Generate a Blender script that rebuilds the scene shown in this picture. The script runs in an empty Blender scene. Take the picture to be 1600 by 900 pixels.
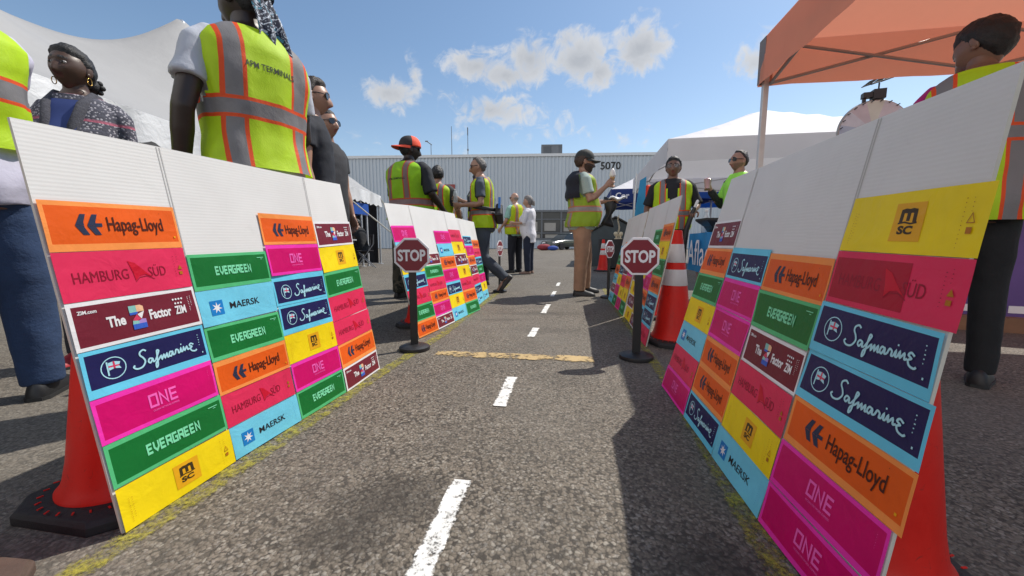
import bpy, bmesh, math, random
from mathutils import Vector, Matrix, noise
from mathutils.bvhtree import BVHTree
R = math.radians
random.seed(7)
scene = bpy.context.scene
col = scene.collection

# ------------------------------------------------------------------ camera
CAMH, PITCH, FPX = 0.67, R(6.75), 600.0
cam_d = bpy.data.cameras.new('camera')
cam = bpy.data.objects.new('camera', cam_d); col.objects.link(cam)
cam.location = (0, 0, CAMH)
cam.rotation_euler = (math.pi/2 - PITCH, 0, 0)
cam_d.sensor_width = 36; cam_d.lens = FPX/1600*36
cam_d.clip_start = 0.05; cam_d.clip_end = 900
scene.camera = cam
scene.cycles.use_denoising = True
scene.cycles.max_bounces = 8
scene.cycles.transparent_max_bounces = 12

# ------------------------------------------------------------------ light
SUN_AZ = R(56.5)          # from +Y towards +X
SUN_EL = R(54.0)
sd = bpy.data.lights.new('sun', 'SUN'); sun = bpy.data.objects.new('sun', sd); col.objects.link(sun)
sd.energy = 3.6; sd.angle = R(0.55); sd.color = (1.0, 0.95, 0.87)
S = Vector((math.sin(SUN_AZ)*math.cos(SUN_EL), math.cos(SUN_AZ)*math.cos(SUN_EL), math.sin(SUN_EL)))
sun.rotation_euler = S.to_track_quat('Z', 'Y').to_euler()
sun.location = (8, 6, 14)
scene.view_settings.view_transform = 'Standard'
scene.view_settings.look = 'None'
scene.view_settings.exposure = 0.40
scene.view_settings.gamma = 1.0

# pixel of the 1600x900 photograph -> world ray, point on the ground, at a height, at a distance
def ray(u, v):
    c, s = math.cos(PITCH), math.sin(PITCH)
    return Vector((u-800, FPX*c + (450-v)*s, -FPX*s + (450-v)*c))
def PZ(u, v, z):
    d = ray(u, v); t = (z-CAMH)/d.z
    return Vector((0, 0, CAMH)) + d*t
def G(u, v): return PZ(u, v, 0.0)
def PY(u, v, y):
    d = ray(u, v); return Vector((0, 0, CAMH)) + d*(y/d.y)

# sky with a few cumulus clouds placed by compass direction
world = bpy.data.worlds.new('World'); scene.world = world; world.use_nodes = True
def build_world():
    nt = world.node_tree; N = nt.nodes; L = nt.links
    N.clear()
    out = N.new('ShaderNodeOutputWorld'); bg = N.new('ShaderNodeBackground')
    bg.inputs['Strength'].default_value = 0.15
    L.new(bg.outputs[0], out.inputs[0])
    sky = N.new('ShaderNodeTexSky'); sky.sky_type = 'NISHITA'; sky.sun_disc = False
    sky.sun_elevation = SUN_EL; sky.sun_rotation = SUN_AZ
    sky.altitude = 0; sky.air_density = 1.0; sky.dust_density = 0.6; sky.ozone_density = 1.6
    tc = N.new('ShaderNodeTexCoord')
    D = tc.outputs['Generated']
    def math_(op, a, b=None, c=None, clamp=False):
        n = N.new('ShaderNodeMath'); n.operation = op; n.use_clamp = clamp
        for i, x in enumerate((a, b, c)):
            if x is None: continue
            if isinstance(x, (int, float)): n.inputs[i].default_value = x
            else: L.new(x, n.inputs[i])
        return n.outputs[0]
    def dot(v):
        n = N.new('ShaderNodeVectorMath'); n.operation = 'DOT_PRODUCT'
        L.new(D, n.inputs[0]); n.inputs[1].default_value = v
        return n.outputs['Value']
    n1 = N.new('ShaderNodeTexNoise'); n1.inputs['Scale'].default_value = 9; n1.inputs['Detail'].default_value = 10
    n1.inputs['Roughness'].default_value = 0.62; n1.inputs['Distortion'].default_value = 0.5; L.new(D, n1.inputs['Vector'])
    n2 = N.new('ShaderNodeTexNoise'); n2.inputs['Scale'].default_value = 24; n2.inputs['Detail'].default_value = 9; n2.inputs['Distortion'].default_value = 0.9
    n2.inputs['Roughness'].default_value = 0.6; L.new(D, n2.inputs['Vector'])
    nz = math_('ADD', math_('MULTIPLY', math_('SUBTRACT', n1.outputs[0], 0.5), 2.6), math_('MULTIPLY', math_('SUBTRACT', n2.outputs[0], 0.5), 2.3))
    # u, v, half width, half height, density (photo pixels turned into directions)
    clouds = [(828, 92, 42, 40, 1.1), (745, 103, 52, 28, 1.0), (790, 118, 62, 28, 1.0), (905, 95, 52, 38, 1.1), (885, 62, 26, 24, .7), (935, 112, 40, 30, .9),
              (1000, 75, 46, 36, 1.05), (990, 98, 34, 26, .8), (610, 146, 48, 30, .95), (648, 122, 16, 34, .55), (765, 172, 70, 26, .95),
              (700, 150, 30, 20, .35), (1180, 100, 52, 26, .62), (1215, 70, 40, 30, .6), (560, 190, 30, 15, .15), (850, 200, 60, 14, .12)]
    best = None; shade = None
    for (u, v, a, b, dens) in clouds:
        c = ray(u, v).normalized()
        rt = Vector((0, 0, 1)).cross(c).normalized() * -1
        up = rt.cross(c).normalized() * 1
        if up.z < 0: up = -up
        dd = dot(c)
        cosf = ray(u, v).length
        ra, rb = a*1.13/cosf, b*1.12/cosf
        x = math_('DIVIDE', math_('DIVIDE', dot(rt), dd), ra)
        y = math_('DIVIDE', math_('DIVIDE', dot(up), dd), rb)
        e = math_('SQRT', math_('ADD', math_('MULTIPLY', x, x), math_('MULTIPLY', y, y)))
        front = math_('GREATER_THAN', dd, 0.2)
        m = math_('MULTIPLY', math_('MULTIPLY', math_('SUBTRACT', 1.0, e, clamp=False), dens), 1.0)
        m = math_('SUBTRACT', math_('MULTIPLY', math_('ADD', m, 3.0), front), 3.0)
        best = m if best is None else math_('SMOOTH_MAX', best, m, 0.25)
    a = math_('ADD', best, math_('MULTIPLY', nz, 0.72))
    mr = N.new('ShaderNodeMapRange'); mr.interpolation_type = 'SMOOTHSTEP'
    mr.inputs['From Min'].default_value = 0.04; mr.inputs['From Max'].default_value = 0.66
    L.new(a, mr.inputs['Value'])
    core = N.new('ShaderNodeMapRange'); core.inputs['From Min'].default_value = 0.15; core.inputs['From Max'].default_value = 1.0
    L.new(math_('ADD', best, math_('MULTIPLY', nz, 0.3)), core.inputs['Value'])
    cc = N.new('ShaderNodeMix'); cc.data_type = 'RGBA'
    cc.inputs['A'].default_value = (3.9, 3.95, 4.05, 1); cc.inputs['B'].default_value = (2.45, 2.55, 2.72, 1)
    L.new(core.outputs[0], cc.inputs['Factor'])
    # bright fill added to the unseen sky behind and to one side, lifting the shade
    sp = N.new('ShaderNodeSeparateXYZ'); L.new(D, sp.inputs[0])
    sky_fill = math_('MULTIPLY_ADD', sp.outputs[1], -1.4, -0.68)
    sky_fill = math_('ADD', sky_fill, math_('MULTIPLY', sp.outputs[0], -1.25))
    sky_fill = math_('ADD', sky_fill, math_('MULTIPLY', nz, 0.35), None, True)
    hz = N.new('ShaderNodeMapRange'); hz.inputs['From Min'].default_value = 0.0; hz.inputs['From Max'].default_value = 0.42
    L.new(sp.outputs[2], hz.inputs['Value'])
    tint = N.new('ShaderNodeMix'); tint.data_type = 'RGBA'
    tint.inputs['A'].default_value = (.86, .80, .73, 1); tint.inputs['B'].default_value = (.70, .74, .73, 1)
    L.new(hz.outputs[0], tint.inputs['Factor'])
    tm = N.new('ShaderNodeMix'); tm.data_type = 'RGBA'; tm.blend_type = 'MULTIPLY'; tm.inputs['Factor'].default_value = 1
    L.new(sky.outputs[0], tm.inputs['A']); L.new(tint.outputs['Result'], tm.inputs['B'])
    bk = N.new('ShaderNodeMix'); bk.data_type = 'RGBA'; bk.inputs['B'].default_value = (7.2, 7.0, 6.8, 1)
    L.new(sky_fill, bk.inputs['Factor']); L.new(tm.outputs['Result'], bk.inputs['A'])
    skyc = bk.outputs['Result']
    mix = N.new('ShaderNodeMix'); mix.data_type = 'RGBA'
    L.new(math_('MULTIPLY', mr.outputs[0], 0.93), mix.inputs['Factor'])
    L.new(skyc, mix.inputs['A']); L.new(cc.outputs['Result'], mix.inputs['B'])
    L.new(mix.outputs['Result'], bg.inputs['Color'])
build_world()

# ------------------------------------------------------------------ materials
_mats = {}
class NB:                                   # small node-tree helper
    def __init__(s, mat):
        mat.use_nodes = True; s.nt = mat.node_tree; s.N = s.nt.nodes; s.L = s.nt.links
        s.bsdf = s.N['Principled BSDF']; s.out = s.N['Material Output']
    def n(s, t, **kw):
        x = s.N.new(t)
        for k, v in kw.items(): setattr(x, k, v)
        return x
    def link(s, a, b): s.L.new(a, b)
    def put(s, sock, x):
        if isinstance(x, (int, float)): sock.default_value = x
        elif isinstance(x, (tuple, list)): sock.default_value = x
        else: s.L.new(x, sock)
    def math(s, op, a, b=None, c=None, clamp=False):
        n = s.N.new('ShaderNodeMath'); n.operation = op; n.use_clamp = clamp
        for i, x in enumerate((a, b, c)):
            if x is not None: s.put(n.inputs[i], x)
        return n.outputs[0]
    def mix(s, f, a, b, blend='MIX'):
        n = s.N.new('ShaderNodeMix'); n.data_type = 'RGBA'; n.blend_type = blend
        s.put(n.inputs['Factor'], f)
        for k, x in (('A', a), ('B', b)):
            if isinstance(x, (tuple, list)) and len(x) == 3: x = (*x, 1)
            s.put(n.inputs[k], x)
        return n.outputs['Result']
    def noise(s, scale, detail=3, rough=.5, vec=None, dist=0):
        n = s.N.new('ShaderNodeTexNoise'); n.inputs['Scale'].default_value = scale; n.inputs['Detail'].default_value = detail
        n.inputs['Roughness'].default_value = rough; n.inputs['Distortion'].default_value = dist
        if vec is not None: s.L.new(vec, n.inputs['Vector'])
        return n.outputs[0]
    def ramp(s, f, lo, hi, a=0.0, b=1.0):
        n = s.N.new('ShaderNodeMapRange'); s.put(n.inputs['Value'], f)
        for k, x in (('From Min', lo), ('From Max', hi), ('To Min', a), ('To Max', b)): n.inputs[k].default_value = x
        return n.outputs[0]
    def bump(s, h, strength, dist=.01):
        n = s.N.new('ShaderNodeBump'); n.inputs['Strength'].default_value = strength; n.inputs['Distance'].default_value = dist
        s.L.new(h, n.inputs['Height']); s.L.new(n.outputs[0], s.bsdf.inputs['Normal'])
    def coords(s, k='Object'):
        return s.N.new('ShaderNodeTexCoord').outputs[k]
    def sep(s, v):
        n = s.N.new('ShaderNodeSeparateXYZ'); s.L.new(v, n.inputs[0]); return n.outputs
def mat(name, c, rough=.6, metal=0.0, var=.12, vscale=6, bump=0.0, bscale=40, bdist=.01, transl=0.0, spec=.5, coat=0.0, alpha=1.0, stretch=None):
    if name in _mats: return _mats[name]
    m = bpy.data.materials.new(name); b = NB(m)
    vec = b.coords('Object')
    if stretch:
        mp = b.n('ShaderNodeMapping'); b.link(vec, mp.inputs[0]); mp.inputs['Scale'].default_value = stretch; vec = mp.outputs[0]
    f = b.noise(vscale, 4, .6, vec)
    lo = tuple(max(0, x*(1-var)) for x in c); hi = tuple(min(1, x*(1+var)) for x in c)
    b.put(b.bsdf.inputs['Base Color'], b.mix(b.ramp(f, .25, .75), lo, hi))
    b.bsdf.inputs['Roughness'].default_value = rough; b.bsdf.inputs['Metallic'].default_value = metal
    b.bsdf.inputs['Specular IOR Level'].default_value = spec; b.bsdf.inputs['Coat Weight'].default_value = coat
    b.bsdf.inputs['Alpha'].default_value = alpha
    if bump: b.bump(b.noise(bscale, 4, .6, vec, .3), bump, bdist)
    if transl:
        t = b.n('ShaderNodeBsdfTranslucent'); t.inputs[0].default_value = (*c, 1)
        mx = b.n('ShaderNodeMixShader'); mx.inputs[0].default_value = transl
        b.link(b.bsdf.outputs[0], mx.inputs[1]); b.link(t.outputs[0], mx.inputs[2]); b.link(mx.outputs[0], b.out.inputs[0])
    _mats[name] = m
    return m

# ------------------------------------------------------------------ mesh builder
class MB:
    def __init__(s): s.v = []; s.f = []; s.m = []; s.uv = {}
    def quad(s, *pts, m=0, uv=None):
        i = len(s.v); s.v += [tuple(p) for p in pts]; s.f.append(tuple(range(i, i+len(pts)))); s.m.append(m)
        if uv: s.uv[len(s.f)-1] = uv
        return s
    def box(s, c, size, rot=None, m=0, taper=1.0):
        hx, hy, hz = size[0]/2, size[1]/2, size[2]/2; c = Vector(c); i = len(s.v)
        for (x, y, z) in ((-1,-1,-1),(1,-1,-1),(1,1,-1),(-1,1,-1),(-1,-1,1),(1,-1,1),(1,1,1),(-1,1,1)):
            k = taper if z > 0 else 1
            p = Vector((x*hx*k, y*hy*k, z*hz))
            if rot: p = rot @ p
            s.v.append(tuple(c+p))
        for q in ((0,3,2,1),(4,5,6,7),(0,1,5,4),(1,2,6,5),(2,3,7,6),(3,0,4,7)):
            s.f.append(tuple(i+k for k in q)); s.m.append(m)
        return s
    def rings(s, rings, m=0, cap=True, closed=True):
        i = len(s.v); n = len(rings[0])
        for r in rings: s.v += [tuple(p) for p in r]
        for a in range(len(rings)-1):
            for b in range(n if closed else n-1):
                b2 = (b+1) % n
                s.f.append((i+a*n+b, i+a*n+b2, i+(a+1)*n+b2, i+(a+1)*n+b)); s.m.append(m)
        if cap and closed:
            s.f.append(tuple(i+k for k in reversed(range(n)))); s.m.append(m)
            j = i+(len(rings)-1)*n
            s.f.append(tuple(j+k for k in range(n))); s.m.append(m)
        return s
    def tube(s, pts, rad, seg=10, m=0, round_=False, flat=1.0, ref=None):
        pts = [Vector(p) for p in pts]
        if not hasattr(rad, '__len__'): rad = [rad]*len(pts)
        rad = list(rad)
        if round_:
            a = (pts[0]-pts[1]).normalized(); b = (pts[-1]-pts[-2]).normalized(); r0, r1 = rad[0], rad[-1]
            pts = [pts[0]+a*r0*.95, pts[0]+a*r0*.65] + pts + [pts[-1]+b*r1*.65, pts[-1]+b*r1*.95]
            rad = [r0*.3, r0*.76] + rad + [r1*.76, r1*.3]
        prev = Vector(ref) if ref else None; rs = []
        for k, p in enumerate(pts):
            t = (pts[min(k+1, len(pts)-1)] - pts[max(k-1, 0)]).normalized()
            if prev is None: prev = Vector((0,0,1)) if abs(t.z) < .9 else Vector((1,0,0))
            u = (prev - t*prev.dot(t))
            if u.length < 1e-5: u = t.orthogonal()
            u.normalize(); w = t.cross(u); prev = u
            rs.append([p + (u*math.cos(2*math.pi*q/seg) + w*math.sin(2*math.pi*q/seg)*flat)*rad[k] for q in range(seg)])
        return s.rings(rs, m)
    def lathe(s, prof, seg=32, c=(0,0,0), m=0, cap=True):
        c = Vector(c)
        return s.rings([[c+Vector((r*math.cos(2*math.pi*q/seg), r*math.sin(2*math.pi*q/seg), z)) for q in range(seg)] for r, z in prof], m, cap)
    def prism(s, poly, o, ax, ay, az, m=0):
        o, ax, ay, az = Vector(o), Vector(ax), Vector(ay), Vector(az)
        return s.rings([[o+ax*x+ay*y for x, y in poly], [o+ax*x+ay*y+az for x, y in poly]], m)
    def ell(s, c, r, seg=16, rings=10, m=0, rot=None):
        c = Vector(c); rs = []
        for i in range(1, rings):
            a = math.pi*i/rings; row = []
            for q in range(seg):
                b = 2*math.pi*q/seg
                p = Vector((r[0]*math.sin(a)*math.cos(b), r[1]*math.sin(a)*math.sin(b), -r[2]*math.cos(a)))
                row.append(c+(rot @ p if rot else p))
            rs.append(row)
        return s.rings(rs, m)
    def add(s, o):
        i = len(s.v); j = len(s.f); s.v += o.v
        s.f += [tuple(k+i for k in f) for f in o.f]; s.m += o.m
        for k, u in o.uv.items(): s.uv[k+j] = u
        return s
    def mesh(s, name):
        me = bpy.data.meshes.new(name); me.from_pydata([tuple(p) for p in s.v], [], s.f)
        me.polygons.foreach_set('material_index', s.m)
        if s.uv:
            l = me.uv_layers.new(name='UVMap')
            for k, u in s.uv.items():
                for j, li in enumerate(me.polygons[k].loop_indices): l.data[li].uv = u[j]
        me.update(); return me
    def build(s, name, mats, parent=None, smooth=False, bevel=0, sharp=None):
        return link(name, s.mesh(name), mats, parent, smooth, bevel, sharp)
def link(name, me, mats, parent=None, smooth=False, bevel=0, sharp=None):
    if not isinstance(mats, (list, tuple)): mats = [mats]
    idx = [p.material_index for p in me.polygons]
    me.materials.clear()
    for x in mats: me.materials.append(x)
    me.polygons.foreach_set('material_index', [min(i, len(mats)-1) for i in idx])
    bm = bmesh.new(); bm.from_mesh(me); bmesh.ops.recalc_face_normals(bm, faces=bm.faces); bm.to_mesh(me); bm.free()
    if smooth: me.polygons.foreach_set('use_smooth', [True]*len(me.polygons))
    if sharp: me.set_sharp_from_angle(angle=R(sharp))
    o = bpy.data.objects.new(name, me); col.objects.link(o)
    if parent: o.parent = parent
    if bevel:
        b = o.modifiers.new('bevel', 'BEVEL'); b.width = bevel; b.segments = 2; b.limit_method = 'ANGLE'; b.angle_limit = R(40)
    return o
def tag(o, label=None, cat=None, group=None, kind=None):
    if label: o['label'] = label
    if cat: o['category'] = cat
    if group: o['group'] = group
    if kind: o['kind'] = kind
    return o
def empty(name, label, cat, loc=(0,0,0), rz=0, group=None):
    o = bpy.data.objects.new(name, None); col.objects.link(o)
    o.location = loc; o.rotation_euler = (0, 0, rz); o.empty_display_size = .2
    return tag(o, label, cat, group)
def kids(o): return [x for x in bpy.data.objects if x.parent == o]
def copy_tree(o, parent=None):
    c = o.copy(); col.objects.link(c); c.parent = parent
    for ch in list(o.children): copy_tree(ch, c)
    return c
_tc = {}
def text2d(s, off=0.0, res=3):
    """outline letters -> verts, faces, width, height with the lower left corner at 0,0"""
    k = (s, off)
    if k in _tc: return _tc[k]
    cu = bpy.data.curves.new('t', 'FONT'); cu.body = s; cu.offset = off; cu.resolution_u = res
    ob = bpy.data.objects.new('t', cu); col.objects.link(ob)
    dg = bpy.context.evaluated_depsgraph_get(); dg.update()
    me = bpy.data.meshes.new_from_object(ob.evaluated_get(dg))
    vs = [(v.co.x, v.co.y) for v in me.vertices]; fs = [tuple(p.vertices) for p in me.polygons]
    bpy.data.objects.remove(ob); bpy.data.curves.remove(cu); bpy.data.meshes.remove(me)
    x0 = min(v[0] for v in vs); x1 = max(v[0] for v in vs); y0 = min(v[1] for v in vs); y1 = max(v[1] for v in vs)
    _tc[k] = ([(x-x0, y-y0) for x, y in vs], fs, x1-x0, y1-y0)
    return _tc[k]
def fit_text(s, x, y, w=None, h=None, off=0.0):
    """letters scaled into a box with lower left at x,y"""
    vs, fs, tw, th = text2d(s, off)
    sx = w/tw if w else h/th; sy = h/th if h else w/tw
    return [(x+a*sx, y+b*sy) for a, b in vs], fs
def ribbon(pts, w, closed=False):
    """flat stroke of width w along 2D points (mitred) -> verts, faces"""
    n = len(pts); vs = []; fs = []
    for i, p in enumerate(pts):
        a = pts[(i-1) % n] if (i > 0 or closed) else None
        b = pts[(i+1) % n] if (i < n-1 or closed) else None
        def nd(q, r):
            dx, dy = r[0]-q[0], r[1]-q[1]; l = math.hypot(dx, dy) or 1; return (dx/l, dy/l)
        d1 = nd(a, p) if a else None; d2 = nd(p, b) if b else None
        d1 = d1 or d2; d2 = d2 or d1
        nx, ny = -(d1[1]+d2[1]), d1[0]+d2[0]; l = math.hypot(nx, ny) or 1; nx /= l; ny /= l
        c = max(.45, nx*-d1[1]+ny*d1[0]); k = w/2/c
        vs += [(p[0]+nx*k, p[1]+ny*k), (p[0]-nx*k, p[1]-ny*k)]
    m = n if closed else n-1
    for i in range(m):
        j = (i+1) % n; fs.append((2*i, 2*i+1, 2*j+1, 2*j))
    return vs, fs
def spline(pts, k=6):
    out = []; n = len(pts)
    for i in range(n-1):
        p0, p1, p2, p3 = pts[max(i-1, 0)], pts[i], pts[i+1], pts[min(i+2, n-1)]
        for q in range(k):
            t = q/k
            out.append(tuple(.5*((2*p1[d]) + (-p0[d]+p2[d])*t + (2*p0[d]-5*p1[d]+4*p2[d]-p3[d])*t*t + (-p0[d]+3*p1[d]-3*p2[d]+p3[d])*t**3) for d in range(len(p1))))
    out.append(tuple(pts[-1])); return out
# ------------------------------------------------------------------ the setting: tarmac and its painted marks
def make_asphalt():
    m = bpy.data.materials.new('worn_asphalt'); b = NB(m)
    P = b.coords('Object')
    wob = b.n('ShaderNodeTexNoise'); wob.inputs['Scale'].default_value = 60; wob.inputs['Detail'].default_value = 3; b.link(P, wob.inputs['Vector'])
    wa = b.n('ShaderNodeVectorMath', operation='MULTIPLY_ADD'); b.link(wob.outputs['Color'], wa.inputs[0]); wa.inputs[1].default_value = (.018, .018, 0); b.link(P, wa.inputs[2]); Q = wa.outputs[0]
    v = b.n('ShaderNodeTexVoronoi'); v.inputs['Scale'].default_value = 118; v.inputs['Randomness'].default_value = 1; b.link(Q, v.inputs['Vector'])
    stone = b.sep(v.outputs['Color'])[0]
    v2 = b.n('ShaderNodeTexVoronoi'); v2.inputs['Scale'].default_value = 150; b.link(P, v2.inputs['Vector'])
    fine = b.sep(v2.outputs['Color'])[1]
    big = b.noise(.55, 5, .6, P); mid = b.noise(3.2, 5, .65, P, .4); grit = b.noise(120, 3, .7, P)
    base = b.mix(b.ramp(stone, .0, 1.0), (.100, .082, .062), (.245, .208, .163))
    base = b.mix(b.math('MULTIPLY', b.math('GREATER_THAN', stone, .91), .6), base, (.34, .31, .26))
    base = b.mix(b.math('MULTIPLY', b.math('LESS_THAN', stone, .09), .7), base, (.030, .026, .022))
    base = b.mix(b.math('MULTIPLY', b.math('GREATER_THAN', fine, .86), .5), base, (.28, .26, .23))
    base = b.mix(b.ramp(v.outputs['Distance'], .42, .85), base, (.045, .038, .030))
    base = b.mix(b.ramp(mid, .42, .72, 0, .45), base, (.062, .054, .045))
    base = b.mix(b.ramp(big, .42, .68, 0, .55), base, (.175, .158, .134))
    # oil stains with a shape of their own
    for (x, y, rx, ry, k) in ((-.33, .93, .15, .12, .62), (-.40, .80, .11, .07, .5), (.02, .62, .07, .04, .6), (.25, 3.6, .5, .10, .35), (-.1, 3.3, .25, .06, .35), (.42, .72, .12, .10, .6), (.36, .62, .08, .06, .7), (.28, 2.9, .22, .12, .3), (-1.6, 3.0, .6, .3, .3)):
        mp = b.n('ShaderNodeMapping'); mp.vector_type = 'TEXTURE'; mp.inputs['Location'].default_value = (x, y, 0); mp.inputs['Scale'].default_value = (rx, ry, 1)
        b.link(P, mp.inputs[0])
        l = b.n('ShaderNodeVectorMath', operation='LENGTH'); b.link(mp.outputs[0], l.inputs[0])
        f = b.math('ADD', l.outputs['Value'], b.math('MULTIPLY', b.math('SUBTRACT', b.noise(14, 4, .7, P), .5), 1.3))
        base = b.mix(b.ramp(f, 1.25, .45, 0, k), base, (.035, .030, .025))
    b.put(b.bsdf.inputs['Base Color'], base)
    b.bsdf.inputs['Roughness'].default_value = .78; b.bsdf.inputs['Specular IOR Level'].default_value = .35
    h = b.math('ADD', b.math('MULTIPLY', v.outputs['Distance'], -1.0), b.math('MULTIPLY', stone, .6))
    b.bump(b.math('ADD', h, b.math('MULTIPLY', grit, .5)), .5, .0045)
    return m
M_ASPH = make_asphalt()
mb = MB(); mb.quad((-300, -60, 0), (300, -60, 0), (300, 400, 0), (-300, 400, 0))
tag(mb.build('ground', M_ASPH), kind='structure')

def paint_mat(name, c, wear, scale, soft=.035):
    m = bpy.data.materials.new(name); b = NB(m); P = b.coords('Object')
    n = b.noise(scale, 6, .75, P); n2 = b.noise(scale*.22, 3, .6, P)
    b.put(b.bsdf.inputs['Base Color'], b.mix(b.ramp(n2, .3, .7), tuple(x*.8 for x in c), c))
    b.bsdf.inputs['Roughness'].default_value = .8
    f = b.math('ADD', n, b.math('MULTIPLY', b.math('SUBTRACT', n2, .5), .7))
    uv = b.sep(b.coords('UV'))
    e = b.math('ABSOLUTE', b.math('SUBTRACT', uv[0], .5))         # ragged long edges
    f = b.math('SUBTRACT', f, b.ramp(e, .34, .5, 0, .22))
    b.put(b.bsdf.inputs['Alpha'], b.ramp(f, wear-soft, wear+soft))
    b.bump(n, .5, .004)
    return m
def strip(name, pts, w, m, z=.004):
    """painted stripe as a thin sheet along ground points"""
    pts = [Vector((p[0], p[1], 0)) for p in pts]; b = MB(); rows = []
    for i, p in enumerate(pts):
        t = (pts[min(i+1, len(pts)-1)] - pts[max(i-1, 0)]).normalized(); n = Vector((-t.y, t.x, 0))
        rows.append((p+n*w/2+Vector((0,0,z)), p-n*w/2+Vector((0,0,z))))
    for i in range(len(rows)-1):
        b.quad(rows[i][0], rows[i][1], rows[i+1][1], rows[i+1][0], uv=[(0, i), (1, i), (1, i+1), (0, i+1)])
    return tag(b.build(name, m), kind='structure')
M_WHITE_LINE = paint_mat('worn_white_paint', (.78, .77, .73), .385, 95, .07)
M_YEL_LINE = paint_mat('sprayed_yellow_paint', (.36, .32, .04), .555, 110, .16)
M_OCHRE = paint_mat('cracked_ochre_paint', (.50, .36, .17), .44, 30, .06)
LANE = Vector((.172, .985, 0)); ACROSS = Vector((.985, -.172, 0))
for a, c in ((( -.215, .52), (-.141, 1.015)), ((-.0525, 1.508), (0, 1.853)), ((.132, 2.675), (.191, 2.965)), ((.298, 3.6), (.395, 4.12)), ((.50, 4.75), (.59, 5.25)), ((.70, 5.9), (.79, 6.4))):
    strip('lane_dash', (a, c), .058, M_WHITE_LINE)
strip('edge_line', [(-.96, .35), (-.885, .718), (-.80, 1.15), (-.66, 2.0), (-.515, 2.71), (-.215, 4.95), (-.05, 6.2)], .085, M_YEL_LINE)
strip('edge_line', [(.49, .45), (.545, .718), (.69, 1.45), (.813, 2.17), (.93, 2.95), (1.125, 4.3), (1.35, 5.6)], .07, M_YEL_LINE)
strip('stop_line', [(-.46, 2.262), (-.15, 2.232), (.15, 2.19), (.47, 2.15)], .125, M_OCHRE)

# ------------------------------------------------------------------ trifold display boards covered with posters
def board_mat():
    m = bpy.data.materials.new('white_corrugated_card'); b = NB(m)
    uv = b.sep(b.coords('UV')); n = b.noise(3, 4, .6, b.coords('Object'))
    sm = b.noise(9, 5, .7, b.coords('Object'), 1.5)
    b.put(b.bsdf.inputs['Base Color'], b.mix(b.ramp(sm, .60, .80, 0, .35), b.mix(b.ramp(n, .3, .7), (.66, .65, .63), (.74, .73, .71)), (.50, .48, .45)))
    b.bsdf.inputs['Roughness'].default_value = .55
    w = b.math('SINE', b.math('ADD', b.math('MULTIPLY', uv[1], 2*math.pi/.0085), b.math('MULTIPLY', n, 2)))
    b.bump(b.math('ADD', w, b.math('MULTIPLY', b.noise(7, 3, .55, b.coords('Object'), .6), 7.0)), .05, .0018)
    return m
M_CARD = board_mat(); M_CARD_EDGE = mat('raw_card_edge', (.55, .52, .46), .8, var=.15)
_ink = {}
def ink(k):
    if k in _ink: return _ink[k]
    c = INKS[k]; m = bpy.data.materials.new('ink_'+k); b = NB(m); P = b.coords('Object')
    n = b.noise(5, 3, .55, P, .8)
    b.put(b.bsdf.inputs['Base Color'], b.mix(b.ramp(n, .3, .7), tuple(x*.9 for x in c), tuple(min(1, x*1.06) for x in c)))
    b.bsdf.inputs['Roughness'].default_value = .42; b.bsdf.inputs['Specular IOR Level'].default_value = .3
    mp = b.n('ShaderNodeMapping'); b.link(P, mp.inputs[0]); mp.inputs['Rotation'].default_value = (.3, .5, .9)
    h = b.math('ADD', b.noise(14, 3, .5, mp.outputs[0], 1.2), b.math('MULTIPLY', b.noise(45, 2, .5, P, .6), .25))
    b.bump(h, .22, .010)
    _ink[k] = m; return m
INKS = dict(orange_edge=(.92, .30, .07), orange=(.78, .11, .008), navy_glyph=(.025, .035, .075), dark_brown=(.07, .015, .01),
            crimson=(.74, .028, .10), crimson_ink=(.30, .008, .03), flag_red=(.60, .006, .03), maroon=(.17, .016, .032), white=(.80, .79, .80),
            cyan_edge=(.14, .60, .82), navy=(.014, .014, .085), ice=(.42, .74, .84), pink_edge=(.86, .035, .42), magenta=(.60, .0, .13), pink_ink=(.90, .13, .50),
            green_edge=(.09, .50, .20), green=(.005, .155, .028), mint=(.22, .74, .42), sky=(.17, .60, .79), blue=(.01, .20, .55), black=(.018, .016, .02),
            yellow=(.88, .66, .006), amber=(.80, .40, .01), black_brown=(.05, .03, .01), rust=(.45, .16, .01),
            tile_teal=(.25, .55, .50), tile_peach=(.85, .50, .30), tile_blue=(.04, .12, .55), tile_red=(.65, .05, .12), tile_violet=(.40, .25, .60), crimson_dark=(.42, .006, .03))
BL = dict(E=[[(1, 1.3), (.1, 1.3), (.1, .1), (1, .1)], [(.2, .7), (.9, .7)]], V=[[(.1, 1.42), (.1, .6), (.55, .1), (1, .6), (1, 1.42)]],
          R=[[(.1, 0), (.1, 1.3), (1, 1.3), (1, .66), (.2, .66)], [(.62, .6), (1, .32), (1, 0)]], G=[[(1, 1.3), (.1, 1.3), (.1, .1), (1, .1), (1, .7), (.55, .7)]],
          N=[[(.1, 0), (.1, 1.3), (.95, .1), (.95, 1.42)]], O=['c', (.1, .1), (1, .1), (1, 1.3), (.1, 1.3)])
def block(word, x, y, w, h, ck, lw=.27):
    out = []; n = len(word); cw = 1.1; gap = .22; tw = n*cw+(n-1)*gap; sx = w/tw; sy = h/1.42
    for i, ch in enumerate(word):
        st = BL[ch]
        if st[0] == 'c': segs = [(st[1:], True)]
        else: segs = [(p, False) for p in st]
        for p, c in segs:
            vs, fs = ribbon(p, lw, c); out.append(([(x+(i*(cw+gap)+a)*sx, y+b*sy) for a, b in vs], fs, ck))
    return out
def rect(x, y, w, h, ck): return ([(x, y), (x+w, y), (x+w, y+h), (x, y+h)], [(0, 1, 2, 3)], ck)
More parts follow.
